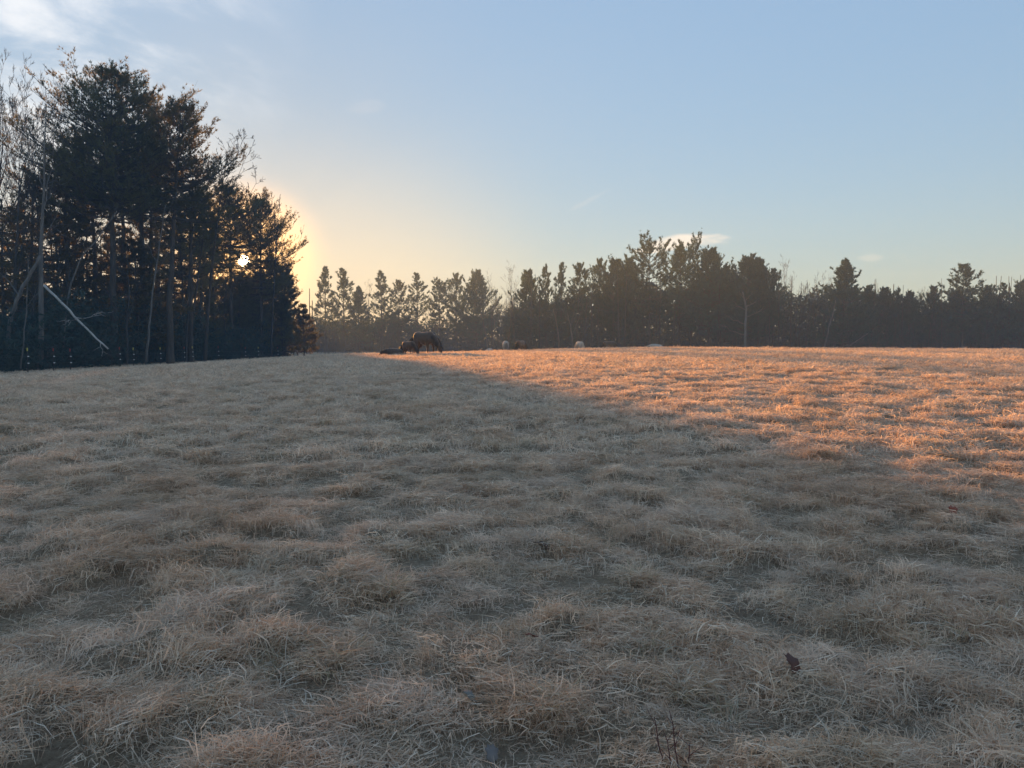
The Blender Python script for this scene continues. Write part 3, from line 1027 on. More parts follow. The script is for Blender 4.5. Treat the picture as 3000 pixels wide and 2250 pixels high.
# pale birches and leaning stems: explicit polylines in the plane of the tree line
def stem_thing(name, label, cat, pts_px, Y, r0, r1, mat, side=(), group=None, dY=0.0):
    """pts_px: picture points along the stem at depth Y (a thing standing there); side: (t, length, angle) boughs"""
    pp = np.array([[x_at(p, Y + dY * i / max(1, len(pts_px) - 1)), Y + dY * i / max(1, len(pts_px) - 1), z_at(rw, Y + dY * i / max(1, len(pts_px) - 1))] for i, (p, rw) in enumerate(pts_px)])
    base = pp[0].copy()
    tt = np.linspace(0, 1, 14)
    src = np.linspace(0, 1, len(pp))
    path = np.stack([np.interp(tt, src, pp[:, j]) for j in range(3)], -1)
    for _ in range(2):
        path[1:-1] = (path[:-2] + 2 * path[1:-1] + path[2:]) / 4
    rr = np.random.default_rng(int(abs(base[0]) * 100) + 5)
    path[1:-1] += rr.normal(0, .025, (12, 3))
    path -= base
    o = thing(name, label, cat, base, 0.0, group)
    v, q = tubes(path[None], np.linspace(r0, r1, 14)[None], 8)
    cap = [np.arange(8)[::-1], len(v) - 8 + np.arange(8)]
    link('trunk', mesh_np('stem', v, [q, np.array(cap)]), mat, o, smooth=True)
    for t, ln, ang in side:
        i = t * 13
        j = min(int(i), 12)
        p = path[j] + (path[j + 1] - path[j]) * (i - j)
        s = np.linspace(0, 1, 6)
        d = np.array([math.cos(ang), rr.normal(0, .35), math.sin(ang)])
        b = p + d[None] * (ln * s)[:, None] + np.array([0, 0, .25])[None] * (ln * s ** 2)[:, None]
        b[1:] += rr.normal(0, .03 * ln, (5, 3))
        rb = r1 + (r0 - r1) * (1 - t)
        v, q = tubes(b[None], (rb * .45 * (1 - .8 * s))[None], 5)
        bo = link('branch', mesh_np('stem_branch', v, [q]), mat, o, smooth=True)
        for _ in range(4):
            tq = rr.uniform(.35, .95)
            p2 = b[int(tq * 5)]
            a2 = ang + rr.normal(0, .7)
            b2 = p2 + np.array([math.cos(a2), rr.normal(0, .5), math.sin(a2)])[None] * (ln * .4 * s)[:, None]
            b2[1:] += rr.normal(0, .02 * ln, (5, 3))
            v, q = tubes(b2[None], (rb * .16 * (1 - .7 * s) + .004)[None], 3)
            link('twig', mesh_np('stem_twig', v, [q]), mat, bo, smooth=True)
    return o


stem_thing('fallen_birch', 'white broken birch trunk hanging diagonally in the left brush', 'tree', [(318, 1022), (262, 970), (215, 918), (170, 868), (137, 836)], 50.0, .055, .085, M_BIRCH,
           side=((.45, 2.2, -.12), (.42, 1.3, math.pi + .25), (.1, .9, -1.4)))
stem_thing('grey_birch', 'tall forked grey birch rising past the broken white trunk', 'tree', [(118, 1075), (128, 900), (126, 760), (140, 640), (147, 500), (158, 330)], 51.0, .19, .02, M_GREY,
           side=((.62, 4.2, 1.25), (.72, 3.2, 1.9), (.80, 3.0, 1.2), (.5, 3.0, .75), (.88, 2.0, 1.8)))
stem_thing('leaning_stem', 'thick grey stem leaning up from the left edge to the forked birch', 'tree', [(20, 1085), (32, 930), (70, 850), (128, 750)], 50.5, .14, .10, M_GREY, side=((.6, 2.0, 2.3),))
stem_thing('thin_birch', 'slender pale birch standing below the ragged leaning pine', 'tree', [(428, 1062), (440, 950), (462, 800), (478, 690), (497, 600)], 60.0, .10, .02, M_GREY,
           side=((.58, 2.6, 2.2), (.75, 2.2, 2.0), (.5, 3.2, 1.0), (.85, 1.6, 1.1)))
stem_thing('thin_birch', 'thin dim grey stem slanting right toward the sun', 'tree', [(552, 1050), (565, 940), (590, 790), (612, 640), (604, 535)], 72.0, .13, .03, M_BARK, side=((.7, 3.0, .8), (.8, 2.6, 2.2), (.93, 3.0, 1.0)))
stem_thing('sapling', 'thin crooked sapling stem beside the yellow capped post', 'tree', [(60, 1080), (68, 1010), (80, 930), (88, 850), (92, 760)], 47.0, .05, .02, M_GREY, side=((.6, 1.4, 1.2),))
stem_thing('sapling', 'long pale limb reaching up right across the dark pine trunks', 'tree', [(182, 1060), (205, 850), (250, 745), (305, 690), (355, 618)], 55.0, .07, .03, M_GREY, side=((.8, 1.6, 1.2),))
stem_thing('bare_pole', 'thin bare pole standing clear right of the grove', 'pole', [(909, 1015), (909, 930), (910, 845)], 118.0, .10, .05, M_BARK)
stem_thing('bare_pole', 'shorter bare pole close behind the taller one, right of the grove', 'pole', [(917, 1015), (917, 930), (917, 880)], 119.0, .11, .06, M_BARK)

# ------------------------------------------------------------------ far tree line
FAR = {}
def far_type(key, **kw):
    FAR[key] = pine_meshes(**kw)


LOD = dict(tl=.42, tw=.10, q=6, twigs=False, stubs=5)
far_type('spireA', H=20, cb=.22, R=5.2, prof='pagoda', nb=86, ntw=12, ntf=5, seed=201, sect=.4, lift=(4, 48), **LOD)
far_type('spireB', H=20, cb=.22, R=5.4, prof='pagoda', nb=80, ntw=12, ntf=5, seed=212, sect=.6, lift=(6, 50), **LOD)
far_type('tall', H=20, cb=.36, R=5.2, prof='column', nb=78, ntw=11, ntf=6, seed=203, sect=.55, lift=(2, 48), **LOD)
far_type('tallB', H=20, cb=.34, R=5.2, prof='dome', nb=80, ntw=12, ntf=6, seed=204, sect=.6, lift=(6, 50), **LOD)
far_type('dense', H=20, cb=.20, R=6.4, prof='dome', nb=190, ntw=13, ntf=7, seed=205, sect=.4, lift=(8, 50), **LOD)
far_type('denseB', H=20, cb=.18, R=6.2, prof='dome', nb=180, ntw=13, ntf=7, seed=206, sect=.5, lift=(8, 50), **LOD)
far_type('cone', H=20, cb=.12, R=6.6, prof='pagoda', nb=190, ntw=13, ntf=7, seed=207, sect=.4, lift=(6, 42), **LOD)
far_type('thin', H=20, cb=.45, R=3.6, prof='column', nb=64, ntw=11, ntf=6, seed=208, sect=.7, lift=(4, 50), **LOD)


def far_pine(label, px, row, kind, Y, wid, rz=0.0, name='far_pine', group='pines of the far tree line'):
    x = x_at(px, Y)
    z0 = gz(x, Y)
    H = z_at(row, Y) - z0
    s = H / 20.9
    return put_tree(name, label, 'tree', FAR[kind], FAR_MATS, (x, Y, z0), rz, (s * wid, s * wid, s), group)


fp = far_pine
fp('spiry pine first right of the two thin poles, tiered boughs', 956, 779, 'spireA', 185, .95, .3)
fp('pine next to the first spiry one, with broad right shoulder', 1010, 784, 'spireB', 187, 1.05, 2.2)
fp('lower pine filling the shoulder of the second spiry pine', 1052, 838, 'cone', 190, .85, 1.0)
fp('pointed pine above the dark lying pony', 1119, 791, 'spireA', 192, 1.0, 4.1)
fp('slim pine crowding the right side of the pine above the lying pony', 1172, 819, 'tallB', 194, .85, 2.0)
fp('pointed pine directly above the big grazing horse', 1223, 797, 'spireB', 192, .95, .9)
fp('gappy thin pine right of the big grazing horse', 1291, 828, 'thin', 195, 1.1, .5)
fp('thin pine left beside the rounded dark pine', 1338, 799, 'tallB', 192, .8, 3.3)
fp('rounded dark pine beside the pale bare treetops', 1396, 796, 'dense', 190, .86, 1.2)
fp('rounded pine where the dense far woods begin, right of bare treetops', 1550, 792, 'denseB', 142, .78, 2.5)
fp('narrow pine tip just right of where the dense woods begin', 1597, 772, 'spireA', 141, .62, 1.6)
fp('slender pine spike above the brown pony', 1643, 766, 'spireB', 140, .66, 5.0)
fp('pine top above the white grazing pony', 1698, 768, 'tallB', 140, .8, .2)
fp('small pine top poking up right of the white grazing pony', 1757, 756, 'tallB', 142, .7, 3.0)
fp('broad green pine above the black pony', 1808, 760, 'denseB', 138, .82, .4)
fp('pine with flat bushy top left of the tall open pine', 1848, 755, 'dense', 140, .72, 2.9)
fp('tall open pine standing left of the pink cloud tip', 1903, 719, 'tall', 136, .98, 1.1)
fp('left one of the twin open pines below the pink cloud', 1992, 719, 'tallB', 136, .95, 2.4)
fp('right one of the twin open pines below the pink cloud', 2023, 721, 'tall', 138, .72, 4.4)
fp('wide dense pine right of the twin open pines', 2075, 733, 'dense', 134, .98, .7)
fp('sloping right shoulder pine beside the wide dense pine', 2122, 778, 'denseB', 136, .72, 3.9)
fp('broad flat topped pine above the pale dead tree', 2182, 754, 'dense', 133, .9, 5.2)
fp('bushy pine joined to the right of the flat topped pine', 2222, 760, 'denseB', 135, .8, 1.9)
fp('shorter pine at the right end of the dense clump', 2264, 786, 'tallB', 136, .75, 2.6)
fp('wide conical pine standing alone right of the bare treetops', 2468, 758, 'cone', 132, .96, .5)
fp('low dark pine under the right flank of the conical pine', 2540, 835, 'cone', 134, .85, 3.1)
fp('low rounded pine right of the conical pine', 2592, 842, 'denseB', 136, .8, .1)
fp('small spiky pine in the low stretch of far trees', 2626, 842, 'spireA', 137, .8, 2.0)
fp('low pine in the dip of the skyline, left of the round topped pine', 2660, 858, 'dense', 136, .85, 4.0)
fp('pale green low pine left below the round topped pine', 2728, 838, 'denseB', 138, .75, 5.5)
fp('round topped pine standing tall at the right of the far trees', 2818, 771, 'tallB', 133, 1.08, .8)
fp('dark pine filling in below the round topped pine', 2800, 850, 'dense', 135, .95, 2.2)
fp('low pine just right of the round topped pine', 2885, 836, 'denseB', 135, .85, 3.6)
fp('spiky low pine near the right picture edge', 2935, 826, 'spireB', 134, .9, 1.0)
fp('bushy pine at the right picture edge', 2985, 824, 'dense', 132, .9, .3)
fp('half seen pine cut off by the right picture edge', 3040, 830, 'denseB', 133, .9, 4.6)

# bare trees between the pines
FB = [bare_meshes(15, 301 + i, .13, limbs=9, kids=(6, 5, 3), first=.4, limb_len=.36, up=.9, twig_r=.012) for i in range(3)]


def far_bare(label, px, row, i, Y, rz, mat=M_TWIG):
    x = x_at(px, Y)
    z0 = gz(x, Y)
    s = (z_at(row, Y) - z0) / 14.6
    return put_tree('bare_tree', label, 'tree', FB[i], (mat, mat), (x, Y, z0), rz, (s, s, s), 'bare trees of the far tree line', parts=('trunk', 'crown'))


far_bare('pale bare treetop right of the rounded dark pine', 1462, 815, 0, 200, .4)
far_bare('pale bare treetop left of where the dense woods begin', 1492, 808, 1, 202, 1.4)
far_bare('lower bare tree between the rounded dark pine and dense woods', 1440, 845, 2, 188, 2.4)
far_bare('bare brown crown above the white pony seen from behind', 1482, 868, 0, 170, 3.4)
far_bare('bare treetop right of the dense clump of pines', 2290, 795, 1, 150, 1.0)
far_bare('bare treetop in the middle between dense clump and conical pine', 2330, 806, 2, 151, 2.0)
far_bare('bare treetop nearest the left flank of the conical pine', 2385, 815, 0, 150, 4.0)
far_bare('bare treetop low against the conical pine', 2420, 832, 1, 149, 5.0)
far_bare('wispy bare treetop in the dip left of the round topped pine', 2690, 828, 2, 150, .5)
far_bare('brownish bare crown below the bare treetops right of the clump', 2340, 850, 0, 140, 1.5)
far_bare('brownish bare crown left below the conical pine', 2410, 862, 2, 139, 2.5)
far_bare('bare crown showing in the gap under the twin open pines', 1945, 850, 1, 146, 3.5)
far_bare('gappy bare crown above the gap of sky near the big horse', 1270, 850, 2, 200, .2)
far_bare('thin bare crown between the thin pine and the pointed pine', 1310, 848, 0, 198, 1.2)
far_bare('bare crown right of the second spiry pine', 1085, 850, 1, 200, 5.2)

stem_thing('pale_dead_tree', 'pale dead tree with thin side branches before the dark woods', 'tree', [(2181, 1030), (2182, 960), (2184, 905), (2178, 880), (2172, 855)], 118.0, .22, .08, M_GREY,
           side=((.3, 3.2, 2.9), (.4, 2.6, .2), (.5, 2.4, 2.8), (.55, 2.2, .4), (.18, 3.6, 3.0), (.7, 1.5, 1.0), (.8, 1.2, 2.4)))
stem_thing('forked_birch', 'thin forked birch glimmering above the white grazing pony', 'tree', [(1678, 1025), (1676, 985), (1670, 950), (1660, 915)], 120.0, .13, .05, M_GREY, side=((.35, 4.5, 1.15), (.6, 2.6, 1.3), (.7, 2.2, 2.2)))
stem_thing('forked_birch', 'thin leaning birch left of the forked one in the far woods', 'tree', [(1640, 1025), (1636, 980), (1628, 935), (1620, 905)], 121.0, .10, .05, M_GREY, side=((.6, 2.0, 1.6),))
stem_thing('forked_birch', 'thin birch right of the big horse with drooping limbs', 'tree', [(1430, 1035), (1424, 985), (1417, 945), (1408, 915)], 125.0, .10, .04, M_GREY, side=((.55, 3.0, 2.2), (.7, 2.0, 1.2)))
stem_thing('forked_birch', 'straight thin birch stem between big horse and white pony', 'tree', [(1445, 1035), (1447, 985), (1450, 935)], 126.0, .09, .05, M_GREY)
stem_thing('forked_birch', 'pale many stemmed birch below the conical pine', 'tree', [(2412, 1028), (2425, 965), (2438, 915), (2444, 880)], 118.0, .11, .04, M_GREY, side=((.4, 3.5, 1.2), (.5, 3.0, 1.9), (.65, 2.2, 1.5)))
stem_thing('leaning_stem', 'thin pole leaning right at the far woods edge, below conical pine', 'tree', [(2470, 1027), (2500, 1005), (2540, 977)], 116.0, .07, .05, M_GREY)


# ------------------------------------------------------------------ woods and brush that read as one mass
def brush_mesh(region, n, hmin, hmax, seed, side=5, rad=.012):
    r = np.random.default_rng(seed)
    p = region(r, n)
    h = r.uniform(hmin, hmax, n) * r.uniform(.6, 1.0, n)
    s = np.linspace(0, 1, 5)
    lean = r.normal(0, .16, (n, 2))
    P = np.zeros((n, 5, 3))
    P[:, :, 0] = p[:, :1] + lean[:, :1] * h[:, None] * s ** 1.5
    P[:, :, 1] = p[:, 1:2] + lean[:, 1:] * h[:, None] * s ** 1.5
    P[:, :, 2] = (ground_z(p[:, 0], p[:, 1]) - .1)[:, None] + h[:, None] * s
    P[:, 1:] += r.normal(0, .03, (n, 4, 3)) * h[:, None, None]
    R = (rad * (.6 + .25 * h))[:, None] * (1 - .75 * s)[None]
    parts = [tubes(P, R, 3)]
    for lev in range(2):
        src = P if lev == 0 else P2
        hh = h if lev == 0 else h2
        bi = np.repeat(np.arange(len(src)), side if lev == 0 else 3)
        m = len(bi)
        j = r.integers(1, src.shape[1] - 1, m)
        p0 = src[bi, j]
        d = unit(np.stack([r.normal(0, 1, m), r.normal(0, 1, m), r.uniform(.1, 1.3, m)], -1))
        l2 = hh[bi] * r.uniform(.2, .45, m)
        s2 = np.linspace(0, 1, 4)
        P2 = p0[:, None] + d[:, None] * (l2[:, None] * s2)[:, :, None]
        P2[:, 1:] += r.normal(0, .05, (m, 3, 3)) * l2[:, None, None]
        parts.append(tubes(P2, (rad * (.5 - .15 * lev) * np.ones(m))[:, None] * (1 - .6 * s2)[None], 3))
        h2 = l2
    return join(parts)


def left_belt(y0, y1, x0, x1):
    def f(r, n):
        return np.stack([r.uniform(x0, x1, n), r.uniform(y0, y1, n)], -1)
    return f


v, q = brush_mesh(left_belt(38, 104, -46, -29.5), 620, 1.6, 5.0, 501, side=6, rad=.016)
o = link('undergrowth', mesh_np('undergrowth', v, [q]), M_BRUSH)
tag(o, 'tangled bare brush and saplings under the grove at left', 'undergrowth', kind='stuff')
# low evergreen growth mixed into that brush
r = np.random.default_rng(502)
n = 30000
yy = r.uniform(38, 106, n)
xx = -29.8 - np.abs(r.normal(0, 8, n))
top = 4.2 + 2.2 * vnoise(xx * .35, yy * .35, 71)
zz = ground_z(xx, yy) + r.uniform(0, 1, n) ** 1.3 * np.clip(top, .8, 7)
nv, nf = needle_tufts(np.stack([xx, yy, zz], -1), unit(r.normal(0, 1, (n, 3)) + np.array([0, 0, .5])), .42, .10, 4, r)
o = link('undergrowth', mesh_np('undergrowth_leaves', nv, [nf]), M_WOODS)
tag(o, 'dark low evergreen growth under the grove at left', 'undergrowth', kind='stuff')

r = np.random.default_rng(505)  # evergreen fill added behind the trunks to block low sun rays
n = 44000
yy = r.uniform(52, 128, n)
xx = r.uniform(-60, -36, n)
keep = vnoise(xx * .22, yy * .22, 81) + .5 * vnoise(xx * .6, yy * .6, 82) > -.16
xx, yy = xx[keep], yy[keep]
zz = ground_z(xx, yy) + r.uniform(0, 1, len(xx)) * (9.5 + 3.5 * vnoise(xx * .2, yy * .2, 83))
keep = vnoise(xx * .5 + zz * .4, zz * 1.1 + yy * .3, 84) > -.14
C = np.stack([xx, yy, zz], -1)[keep]
nv, nf = needle_tufts(C, unit(r.normal(0, 1, C.shape) + np.array([0, 0, .3])), .5, .13, 5, r)
o = link('woods', mesh_np('grove_sun_block', nv, [nf]), M_HEM)
tag(o, 'dark evergreen fill added deep inside the grove at left to block the sun', 'woods', kind='stuff')


def woods(seed, px0, px1, Y0, Y1, row_fn, n, tl, tw, nstem, label):
    r = np.random.default_rng(seed)
    Y = r.uniform(Y0, Y1, n)
    px = r.uniform(px0, px1, n)
    x = (px - 1500) / F_PX * Y
    zg = ground_z(x, Y)
    ztop = np.array([z_at(a, b) for a, b in zip(row_fn(px), Y)]) + 1.1 * vnoise(x * .5, Y * .5, seed) - 0.4
    z = zg + r.uniform(0, 1, n) ** 1.25 * np.maximum(ztop + 2.8 * vnoise(x * .13, Y * .13, seed + 3) - .6 - zg, .5)
    nv, nf = needle_tufts(np.stack([x, Y, z], -1), unit(r.normal(0, 1, (n, 3)) + np.array([0, 0, .5])), tl, tw * 1.2, 4, r)
    Ys = r.uniform(Y0 - 6, Y1, nstem)
    ps = r.uniform(px0, px1, nstem)
    xs = (ps - 1500) / F_PX * Ys
    z0 = ground_z(xs, Ys)
    zt = np.array([z_at(a, b) for a, b in zip(row_fn(ps), Ys)])
    zt = z0 + (zt - z0) * r.uniform(.75, 1.25, nstem)
    lean = r.normal(0, .5, (nstem, 2))
    P = np.stack([np.stack([xs, Ys, z0], -1), np.stack([xs + lean[:, 0] * .4, Ys + lean[:, 1] * .4, z0 + (zt - z0) * .5], -1), np.stack([xs + lean[:, 0], Ys + lean[:, 1], zt], -1)], 1)
    tv, tq = tubes(P, r.uniform(.05, .15, nstem)[:, None] * np.array([1, .8, .4])[None], 5)
    me = mesh_np('woods', np.concatenate([nv, tv]), [nf, tq + len(nv)])
    me.materials.append(M_WOODS)
    me.materials.append(M_BARK)
    mi = np.zeros(len(me.polygons), np.int32)
    mi[len(nf):] = 1
    me.polygons.foreach_set('material_index', mi)
    o = link('woods', me)
    tag(o, label, 'woods', kind='stuff')
    return o


rowA = lambda p: np.interp(p, [-400, 600, 900, 1300, 1500], [975, 965, 940, 940, 900])
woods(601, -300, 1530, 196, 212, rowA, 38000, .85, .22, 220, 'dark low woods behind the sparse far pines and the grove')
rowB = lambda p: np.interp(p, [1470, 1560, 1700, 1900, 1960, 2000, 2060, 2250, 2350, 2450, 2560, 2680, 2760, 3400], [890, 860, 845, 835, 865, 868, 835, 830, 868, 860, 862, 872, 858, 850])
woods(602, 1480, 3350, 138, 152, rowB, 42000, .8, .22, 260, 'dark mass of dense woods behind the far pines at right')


def far_region(px0, px1, Y0, Y1):
    def f(r, n):
        Y = r.uniform(Y0, Y1, n)
        p = r.uniform(px0, px1, n)
        return np.stack([(p - 1500) / F_PX * Y, Y], -1)
    return f


v, q = brush_mesh(far_region(1440, 3300, 112, 134), 600, 2.5, 7.5, 503, side=4, rad=.022)
o = link('undergrowth', mesh_np('far_brush', v, [q]), M_BRUSH)
tag(o, 'grey brown leafless brush along the foot of the far woods', 'undergrowth', kind='stuff')
v, q = brush_mesh(far_region(900, 1480, 150, 190), 260, 3.0, 8.0, 504, side=4, rad=.026)
o = link('undergrowth', mesh_np('far_brush_gap', v, [q]), M_BRUSH)
tag(o, 'thin leafless brush before the sparse far pines behind the horses', 'undergrowth', kind='stuff')


# ------------------------------------------------------------------ horses and ponies
def horse_body(kind):
    """joints (x forward, y left, z up) for a height of 1.0 at the withers, with radii; tree of edges"""
    J, E = [], []

    def add(p, r, par=None):
        J.append((p, r))
        if par is not None:
            E.append((par, len(J) - 1))
        return len(J) - 1
    if kind == 'graze':
        barrel = add((.02, 0, .70), (.25, .285))
        loin = add((-.20, 0, .735), (.235, .245), barrel)
        croup = add((-.38, 0, .765), (.225, .235), loin)
        add((-.53, 0, .80), (.09, .12), croup)
        sh = add((.27, 0, .735), (.205, .27), barrel)
        nb = add((.45, 0, .70), (.135, .195), sh)
        nm = add((.63, 0, .52), (.095, .15), nb)
        poll = add((.80, 0, .33), (.08, .105), nm)
        fore = add((.86, 0, .25), (.085, .105), poll)
        nose = add((.90, 0, .12), (.062, .075), fore)
        add((.915, 0, .055), (.052, .055), nose)
        for s in (-1, 1):
            add((.755, s * .085, .405), (.016, .016), add((.785, s * .05, .365), (.025, .025), poll))
            st = .05 * s
            a = add((.29 + st, s * .13, .52), (.085, .10), sh)
            b = add((.30 + st, s * .125, .40), (.058, .066), a)
            c = add((.31 + st, s * .12, .265), (.042, .046), b)
            d = add((.31 + st, s * .12, .11), (.031, .034), c)
            add((.335 + st, s * .12, .03), (.046, .05), d)
            a = add((-.39 - st, s * .14, .56), (.12, .16), croup)
            b = add((-.36 - st, s * .14, .44), (.085, .11), a)
            c = add((-.49 - st, s * .13, .285), (.044, .052), b)
            d = add((-.475 - st, s * .13, .11), (.032, .036), c)
            add((-.445 - st, s * .13, .03), (.046, .05), d)
    else:                                           # lying down, legs folded under, head low in front
        barrel = add((.02, 0, .27), (.27, .26))
        loin = add((-.20, 0, .27), (.26, .235), barrel)
        croup = add((-.40, .02, .25), (.23, .225), loin)
        add((-.53, .03, .20), (.10, .10), croup)
        sh = add((.26, 0, .28), (.22, .25), barrel)
        nb = add((.44, .02, .30), (.13, .18), sh)
        nm = add((.60, .06, .27), (.095, .14), nb)
        poll = add((.74, .10, .24), (.08, .10), nm)
        fore = add((.82, .11, .19), (.07, .08), poll)
        add((.93, .12, .07), (.045, .05), fore)
        for s in (-1, 1):
            add((.72, .10 + s * .08, .35), (.014, .014), add((.735, .10 + s * .045, .30), (.025, .025), poll))
            a = add((.32, s * .17, .13), (.07, .08), sh)
            b = add((.50, s * .19, .06), (.045, .045), a)
            add((.36, s * .22, .035), (.035, .035), b)
            a = add((-.26, s * .22, .16), (.11, .12), croup)
            b = add((-.08, s * .25, .07), (.06, .06), a)
            add((-.34, s * .27, .04), (.038, .038), b)
    return J, E


_body_cache = {}
def body_mesh(kind):
    if kind in _body_cache:
        return _body_cache[kind]
    J, E = horse_body(kind)
    # swell ellipsoids along every bone, then fuse them into one skin and relax it
    nu, nv = 14, 9
    th, ph = np.meshgrid(np.arange(nu) * 2 * math.pi / nu, np.linspace(0, math.pi, nv)[1:-1])
    S = np.stack([np.sin(ph) * np.cos(th), np.sin(ph) * np.sin(th), np.cos(ph)], -1).reshape(-1, 3)
    S = np.concatenate([S, [[0, 0, 1.0], [0, 0, -1.0]]])
    rows = nv - 2
    ix = np.arange(rows * nu).reshape(rows, nu)
    Qs = np.stack([ix[:-1], ix[1:], np.roll(ix, -1, 1)[1:], np.roll(ix, -1, 1)[:-1]], -1).reshape(-1, 4)
    top = np.stack([np.full(nu, rows * nu), ix[0], np.roll(ix[0], -1)], -1)
    bot = np.stack([np.full(nu, rows * nu + 1), np.roll(ix[-1], -1), ix[-1]], -1)
    Vs, Q4, T3, off = [], [], [], 0
    for a, b in E:
        pa, pb = np.array(J[a][0]), np.array(J[b][0])
        ra, rb = np.array(J[a][1]), np.array(J[b][1])
        t = unit(pb - pa)
        lat = np.array([0, 1.0, 0]) - t * t[1]
        lat = unit(lat)
        third = np.cross(t, lat)
        steps = max(3, int(np.linalg.norm(pb - pa) / (min(ra.min(), rb.min()) * .3)) + 1)
        for f in np.linspace(0, 1, min(steps, 20)):
            f2 = f * f * (3 - 2 * f)
            c, r = pa + (pb - pa) * f, ra + (rb - ra) * f2
            Vs.append(c + S[:, :1] * lat * r[0] + S[:, 1:2] * third * r[1] + S[:, 2:] * t * min(r))
            Q4.append(Qs + off)
            T3.append(np.concatenate([top, bot]) + off)
            off += len(S)
    o = bpy.data.objects.new('skeleton', mesh_np('skeleton', np.concatenate(Vs), [np.concatenate(Q4), np.concatenate(T3)]))
    COL.objects.link(o)
    rm = o.modifiers.new('fuse', 'REMESH')
    rm.mode = 'VOXEL'
    rm.voxel_size = 0.022
    sm = o.modifiers.new('relax', 'SMOOTH')
    sm.factor = 0.5
    sm.iterations = 14
    dg = bpy.context.evaluated_depsgraph_get()
    out = bpy.data.meshes.new_from_object(o.evaluated_get(dg))
    out.name = 'horse_body'
    bpy.data.objects.remove(o)
    out.polygons.foreach_set('use_smooth', np.ones(len(out.polygons), bool))
    _body_cache[kind] = out
    return out


def hair_strands(P0, D, L, w, seed, drop=.6):
    r = np.random.default_rng(seed)
    n = len(P0)
    s = np.array([0, .4, .75, 1.0])
    d = unit(D + r.normal(0, .18, (n, 3)))
    ln = L * r.uniform(.6, 1.1, n)
    P = P0[:, None] + d[:, None] * (ln[:, None] * s)[:, :, None]
    P[:, :, 2] -= drop * ln[:, None] * s ** 2
    side = unit(np.cross(d, r.normal(0, 1, (n, 3))))
    W = w * np.array([1, .9, .6, .1])
    V = np.stack([P - side[:, None] * W[None, :, None], P + side[:, None] * W[None, :, None]], 2).reshape(n, 8, 3)
    b = (np.arange(n) * 8)[:, None]
    Qs = np.concatenate([b + np.array([[2 * i, 2 * i + 1, 2 * i + 3, 2 * i + 2]]) for i in range(3)])
    return V.reshape(-1, 3), Qs


def hair_meshes(kind):
    r = np.random.default_rng(9)
    if kind == 'graze':
        t0 = np.array([-.565, 0, .80]) + r.normal(0, .025, (90, 3))
        tail = hair_strands(t0, np.array([[-.35, 0, -.35]]).repeat(90, 0), .52, .012, 1, .75)
        f = r.uniform(0, 1, 160)[:, None]
        crest = np.array([.36, 0, .955]) * (1 - f) + np.array([.79, 0, .44]) * f + np.array([.05, 0, .02]) * np.sin(np.pi * f)
        side = np.where(r.uniform(0, 1, (160, 1)) < .5, -1, 1)
        D = np.concatenate([.25 + 0 * side, side * .8, -.1 + 0 * side], 1)
        mane = hair_strands(crest, D, .24, .011, 2, .8)
        fl = np.array([.835, 0, .40]) + r.normal(0, .02, (30, 3))
        fore = hair_strands(fl, np.array([[.5, 0, -.3]]).repeat(30, 0), .2, .01, 3, .6)
    else:
        t0 = np.array([-.58, .03, .20]) + r.normal(0, .02, (70, 3))
        tail = hair_strands(t0, np.array([[-.6, .1, -.1]]).repeat(70, 0), .38, .012, 1, .3)
        f = r.uniform(0, 1, 130)[:, None]
        crest = np.array([.36, 0, .50]) * (1 - f) + np.array([.73, .10, .34]) * f
        side = np.where(r.uniform(0, 1, (130, 1)) < .5, -1, 1)
        D = np.concatenate([.1 + 0 * side, side * .8, .1 + 0 * side], 1)
        mane = hair_strands(crest, D, .2, .011, 2, .9)
        fl = np.array([.77, .10, .30]) + r.normal(0, .015, (24, 3))
        fore = hair_strands(fl, np.array([[.6, 0, -.1]]).repeat(24, 0), .15, .01, 3, .5)
    return tail, mane, fore


_hair = {}
def horse(name, label, px, Y, height, rz, coat, hair, kind='graze', show=None, sink=0.0):
    """a grazing or lying horse; show: rows of the picture it rises above the crest it stands behind"""
    bh = {'graze': .99, 'lie': .51}[kind]
    if show is not None:                            # walk back behind the crest until that much of it shows
        def row_of(z, y):
            return 1125 - F_PX * math.tan(math.atan((z - CZ) / y) + PITCH)
        best = None
        for yy in np.arange(56, 112, .5):
            x = x_at(px, yy)
            before = np.arange(20, yy - 1, .5)
            crest = min(row_of(float(z) + .10, y) for z, y in zip(swell(x_at(px, before), before) + .10, before))
            vis = crest - row_of(float(swell(x, yy)) + height * bh, yy)
            if best is None or abs(vis - show) < best[0]:
                best = (abs(vis - show), yy)
        Y = best[1]
    x = x_at(px, Y)
    o = thing(name, label, name, (x, Y, float(ground_z(x, Y)) - .02 - sink), rz, 'horses and ponies grazing on the crest')
    o.scale = (height,) * 3
    me = body_mesh(kind)
    if not me.materials:
        me.materials.append(coat)
    b = bpy.data.objects.new('body', me)
    COL.objects.link(b)
    b.material_slots[0].link = 'OBJECT'
    b.material_slots[0].material = coat
    b.parent = o
    for nm, (v, q) in zip(('tail', 'mane', 'forelock'), hair_meshes(kind)):
        h = link(nm, mesh_np(nm, v, [q]), hair, o)
    print('horse', label, 'at', round(x, 1), round(Y, 1))
    return o


